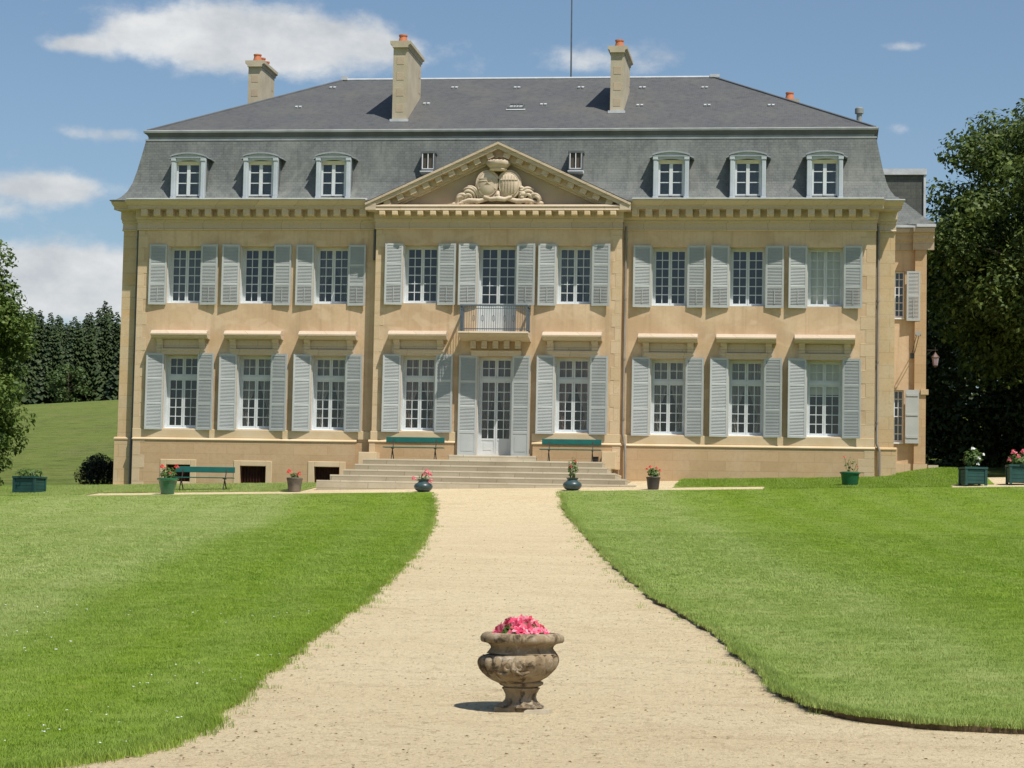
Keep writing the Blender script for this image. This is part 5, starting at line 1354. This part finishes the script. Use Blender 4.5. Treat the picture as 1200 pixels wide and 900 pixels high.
def lawn_points(n, y0, y1, dens_fn, xl, xr):
    y = RNG.uniform(y0, y1, n); x = RNG.uniform(xl, xr, n)
    # keep what lies on turf and inside (a margin round) the view
    d = (y - (-71.29)); ax = 10.12 - d * .135
    keep = np.abs(x - ax) < d * .235 + 10
    eLx, eRx = eL(y) + wob(y), eR(y) + wob(y)
    onl = (x < eLx - .0) & (y > -59.5); onr = (x > eRx + .0) & (y > -52.95)
    keep &= (onl | onr) & (RNG.random(n) < dens_fn(d))
    x, y, eLx = x[keep], y[keep], eLx[keep]
    return np.stack([x, y, zg(x, y) + np.where(x < eLx, lift_at(y, .035), lift_at(y, .08)) - .008], 1)
near = lawn_points(230000, -59.5, -40, lambda d: np.ones_like(d), -14, 32)
mid = lawn_points(130000, -40, -22, lambda d: np.ones_like(d), -22, 32)
fpt = lawn_points(85000, -22, Y_STRIP0 - .15, lambda d: np.ones_like(d), -30, 35)
grass_object('grass', near, tuft_mesh(26, .10, .040, .0026, 1), .6, 1.3)
grass_object('grass', mid, tuft_mesh(26, .14, .038, .0040, 2), .6, 1.3)
grass_object('grass', fpt, tuft_mesh(26, .20, .032, .0060, 3), .7, 1.1)
# ragged longer fringe where turf meets gravel
fr = []
for ef, sgn, y0 in ((eL, -1, -59.4), (eR, 1, -52.9)):
    yy = RNG.uniform(y0, -8, 2600); yy = np.concatenate([yy, RNG.uniform(y0, y0 + 6, 2400)])
    xx = ef(yy) + wob(yy) + sgn * RNG.normal(.04 if sgn < 0 else .06, .07 if sgn < 0 else .035, len(yy)); fr.append(np.stack([xx, yy, zg(xx, yy) + (.015 if sgn < 0 else .06)], 1))
xx = RNG.uniform(10.9, 22, 2500); fr.append(np.stack([xx, np.interp(xx, [10.95, 11.7, 13, 17], [-52.68, -52.8, -52.85, -52.95]) + RNG.normal(.05, .03, 2500), np.zeros(2500)], 1)); fr[-1][:, 2] = zg(fr[-1][:, 0], fr[-1][:, 1]) + .055
xx = RNG.uniform(-6, 1.4, 2600); yy = -59.5 + RNG.normal(.02, .13, 2600) + .05 * np.sin(xx * 3.1); fr.append(np.stack([xx, yy, zg(xx, yy) + .01], 1))
# stray tufts that have seeded themselves in the gravel beside the turf
for ef, sgn in ((eL, 1), (eR, -1)):
    yy = RNG.uniform(-57 if sgn > 0 else -52.6, -15, 80); xx = ef(yy) + sgn * (.06 + np.abs(RNG.normal(0, .16, 80))); fr.append(np.stack([xx, yy, zg(xx, yy)], 1))
grass_object('grass', np.concatenate(fr), tuft_mesh(14, .06, .062, .0026, 4), .4, 1.3)
# strip of grass along the house
xs_ = np.concatenate([RNG.uniform(-16, -5.4, 7000), RNG.uniform(6.0, 15, 7000), RNG.uniform(-18, -11.7, 1800), RNG.uniform(8.7, 13.8, 1500)]); ys_ = np.concatenate([RNG.uniform(-4.1, -.2, 7000), RNG.uniform(-4.0, 5.5, 7000), RNG.uniform(-5.7, -4.0, 1800), RNG.uniform(-5.7, -4.0, 1500)])
kp = ~((np.abs(xs_) < 12.5) & (ys_ > -.16)); xs_, ys_ = xs_[kp], ys_[kp]
grass_object('grass', np.stack([xs_, ys_, zg(xs_, ys_) + .04 + np.where(xs_ > 0, berm(xs_, ys_), 0)], 1), tuft_mesh(26, .16, .055, .006, 5), .6, 1.1)
# daisies and clover in the near left lawn
dv = lawn_points(9000, -58.5, -44, lambda d: np.full_like(d, .10), -6, 5.4)
kk = np.array([mnoise.noise((p_[0] * .35, p_[1] * .35, 3.1)) for p_ in dv]) > .05; dv = dv[kk]
dm = MB()
for p_ in dv[:420]:
    r_ = random.uniform(.009, .016); z_ = p_[2] + random.uniform(.03, .055)
    dm.add([(p_[0] + r_ * math.cos(t), p_[1] + r_ * math.sin(t), z_ + random.uniform(-.003, .003)) for t in np.linspace(0, 2 * math.pi, 8)[:-1]], [tuple(range(7))])
o = dm.build('daisies', MT['daisy']); o['kind'] = 'stuff'
# loose stones and crumbs of earth on the path
sv = MB(); rs_ = random.Random(4)
for i in range(700):
    y = rs_.uniform(-56.5, -30) if i < 620 else rs_.uniform(-30, -12)
    x = rs_.uniform(float(eL(y)) + .05, min(float(eR(y)) - .05, 14)) if y > -52.9 else rs_.uniform(4.5, 13)
    s_ = rs_.uniform(.004, .010) * (1.6 if rs_.random() < .06 else 1)
    sv.ball((x, y, float(zg(x, y)) + s_ * .2), (s_, s_ * rs_.uniform(.6, 1), s_ * .55), 5, 3)
lv = MB()
for i in range(420):
    y = -56.8 + abs(rs_.gauss(0, 3.2)) if i < 300 else rs_.uniform(-52, -25)
    x = rs_.uniform(max(float(eL(y)), 2.0) + .02, min(float(eR(y)) - .02, 12)) if y > -52.9 else rs_.uniform(max(float(eL(y)), 3.0), 12.5)
    if rs_.random() < .5: x = (float(eL(y)) + abs(rs_.gauss(0, .5))) if rs_.random() < .55 else min(float(eR(y)), 12) - abs(rs_.gauss(0, .4))
    s_ = rs_.uniform(.008, .022); a = rs_.uniform(0, 6.3); z = float(zg(x, y)) + .006; dx, dy = math.cos(a) * s_, math.sin(a) * s_
    lv.add([(x - dx, y - dy, z), (x - dy * .45, y + dx * .45, z + s_ * .5), (x + dx, y + dy, z + s_ * .2), (x + dy * .45, y - dx * .45, z + s_ * .45)], [(0, 1, 2), (0, 2, 3)])
o = lv.build('dry_leaves', plain('dry_leaf', (.20, .12, .05), (.10, .065, .03), 20, .9, .1)); o['kind'] = 'stuff'
o = sv.build('pebbles', plain('pebble', (.42, .32, .20), (.22, .16, .09), 9, .9, .15)); o['kind'] = 'stuff'
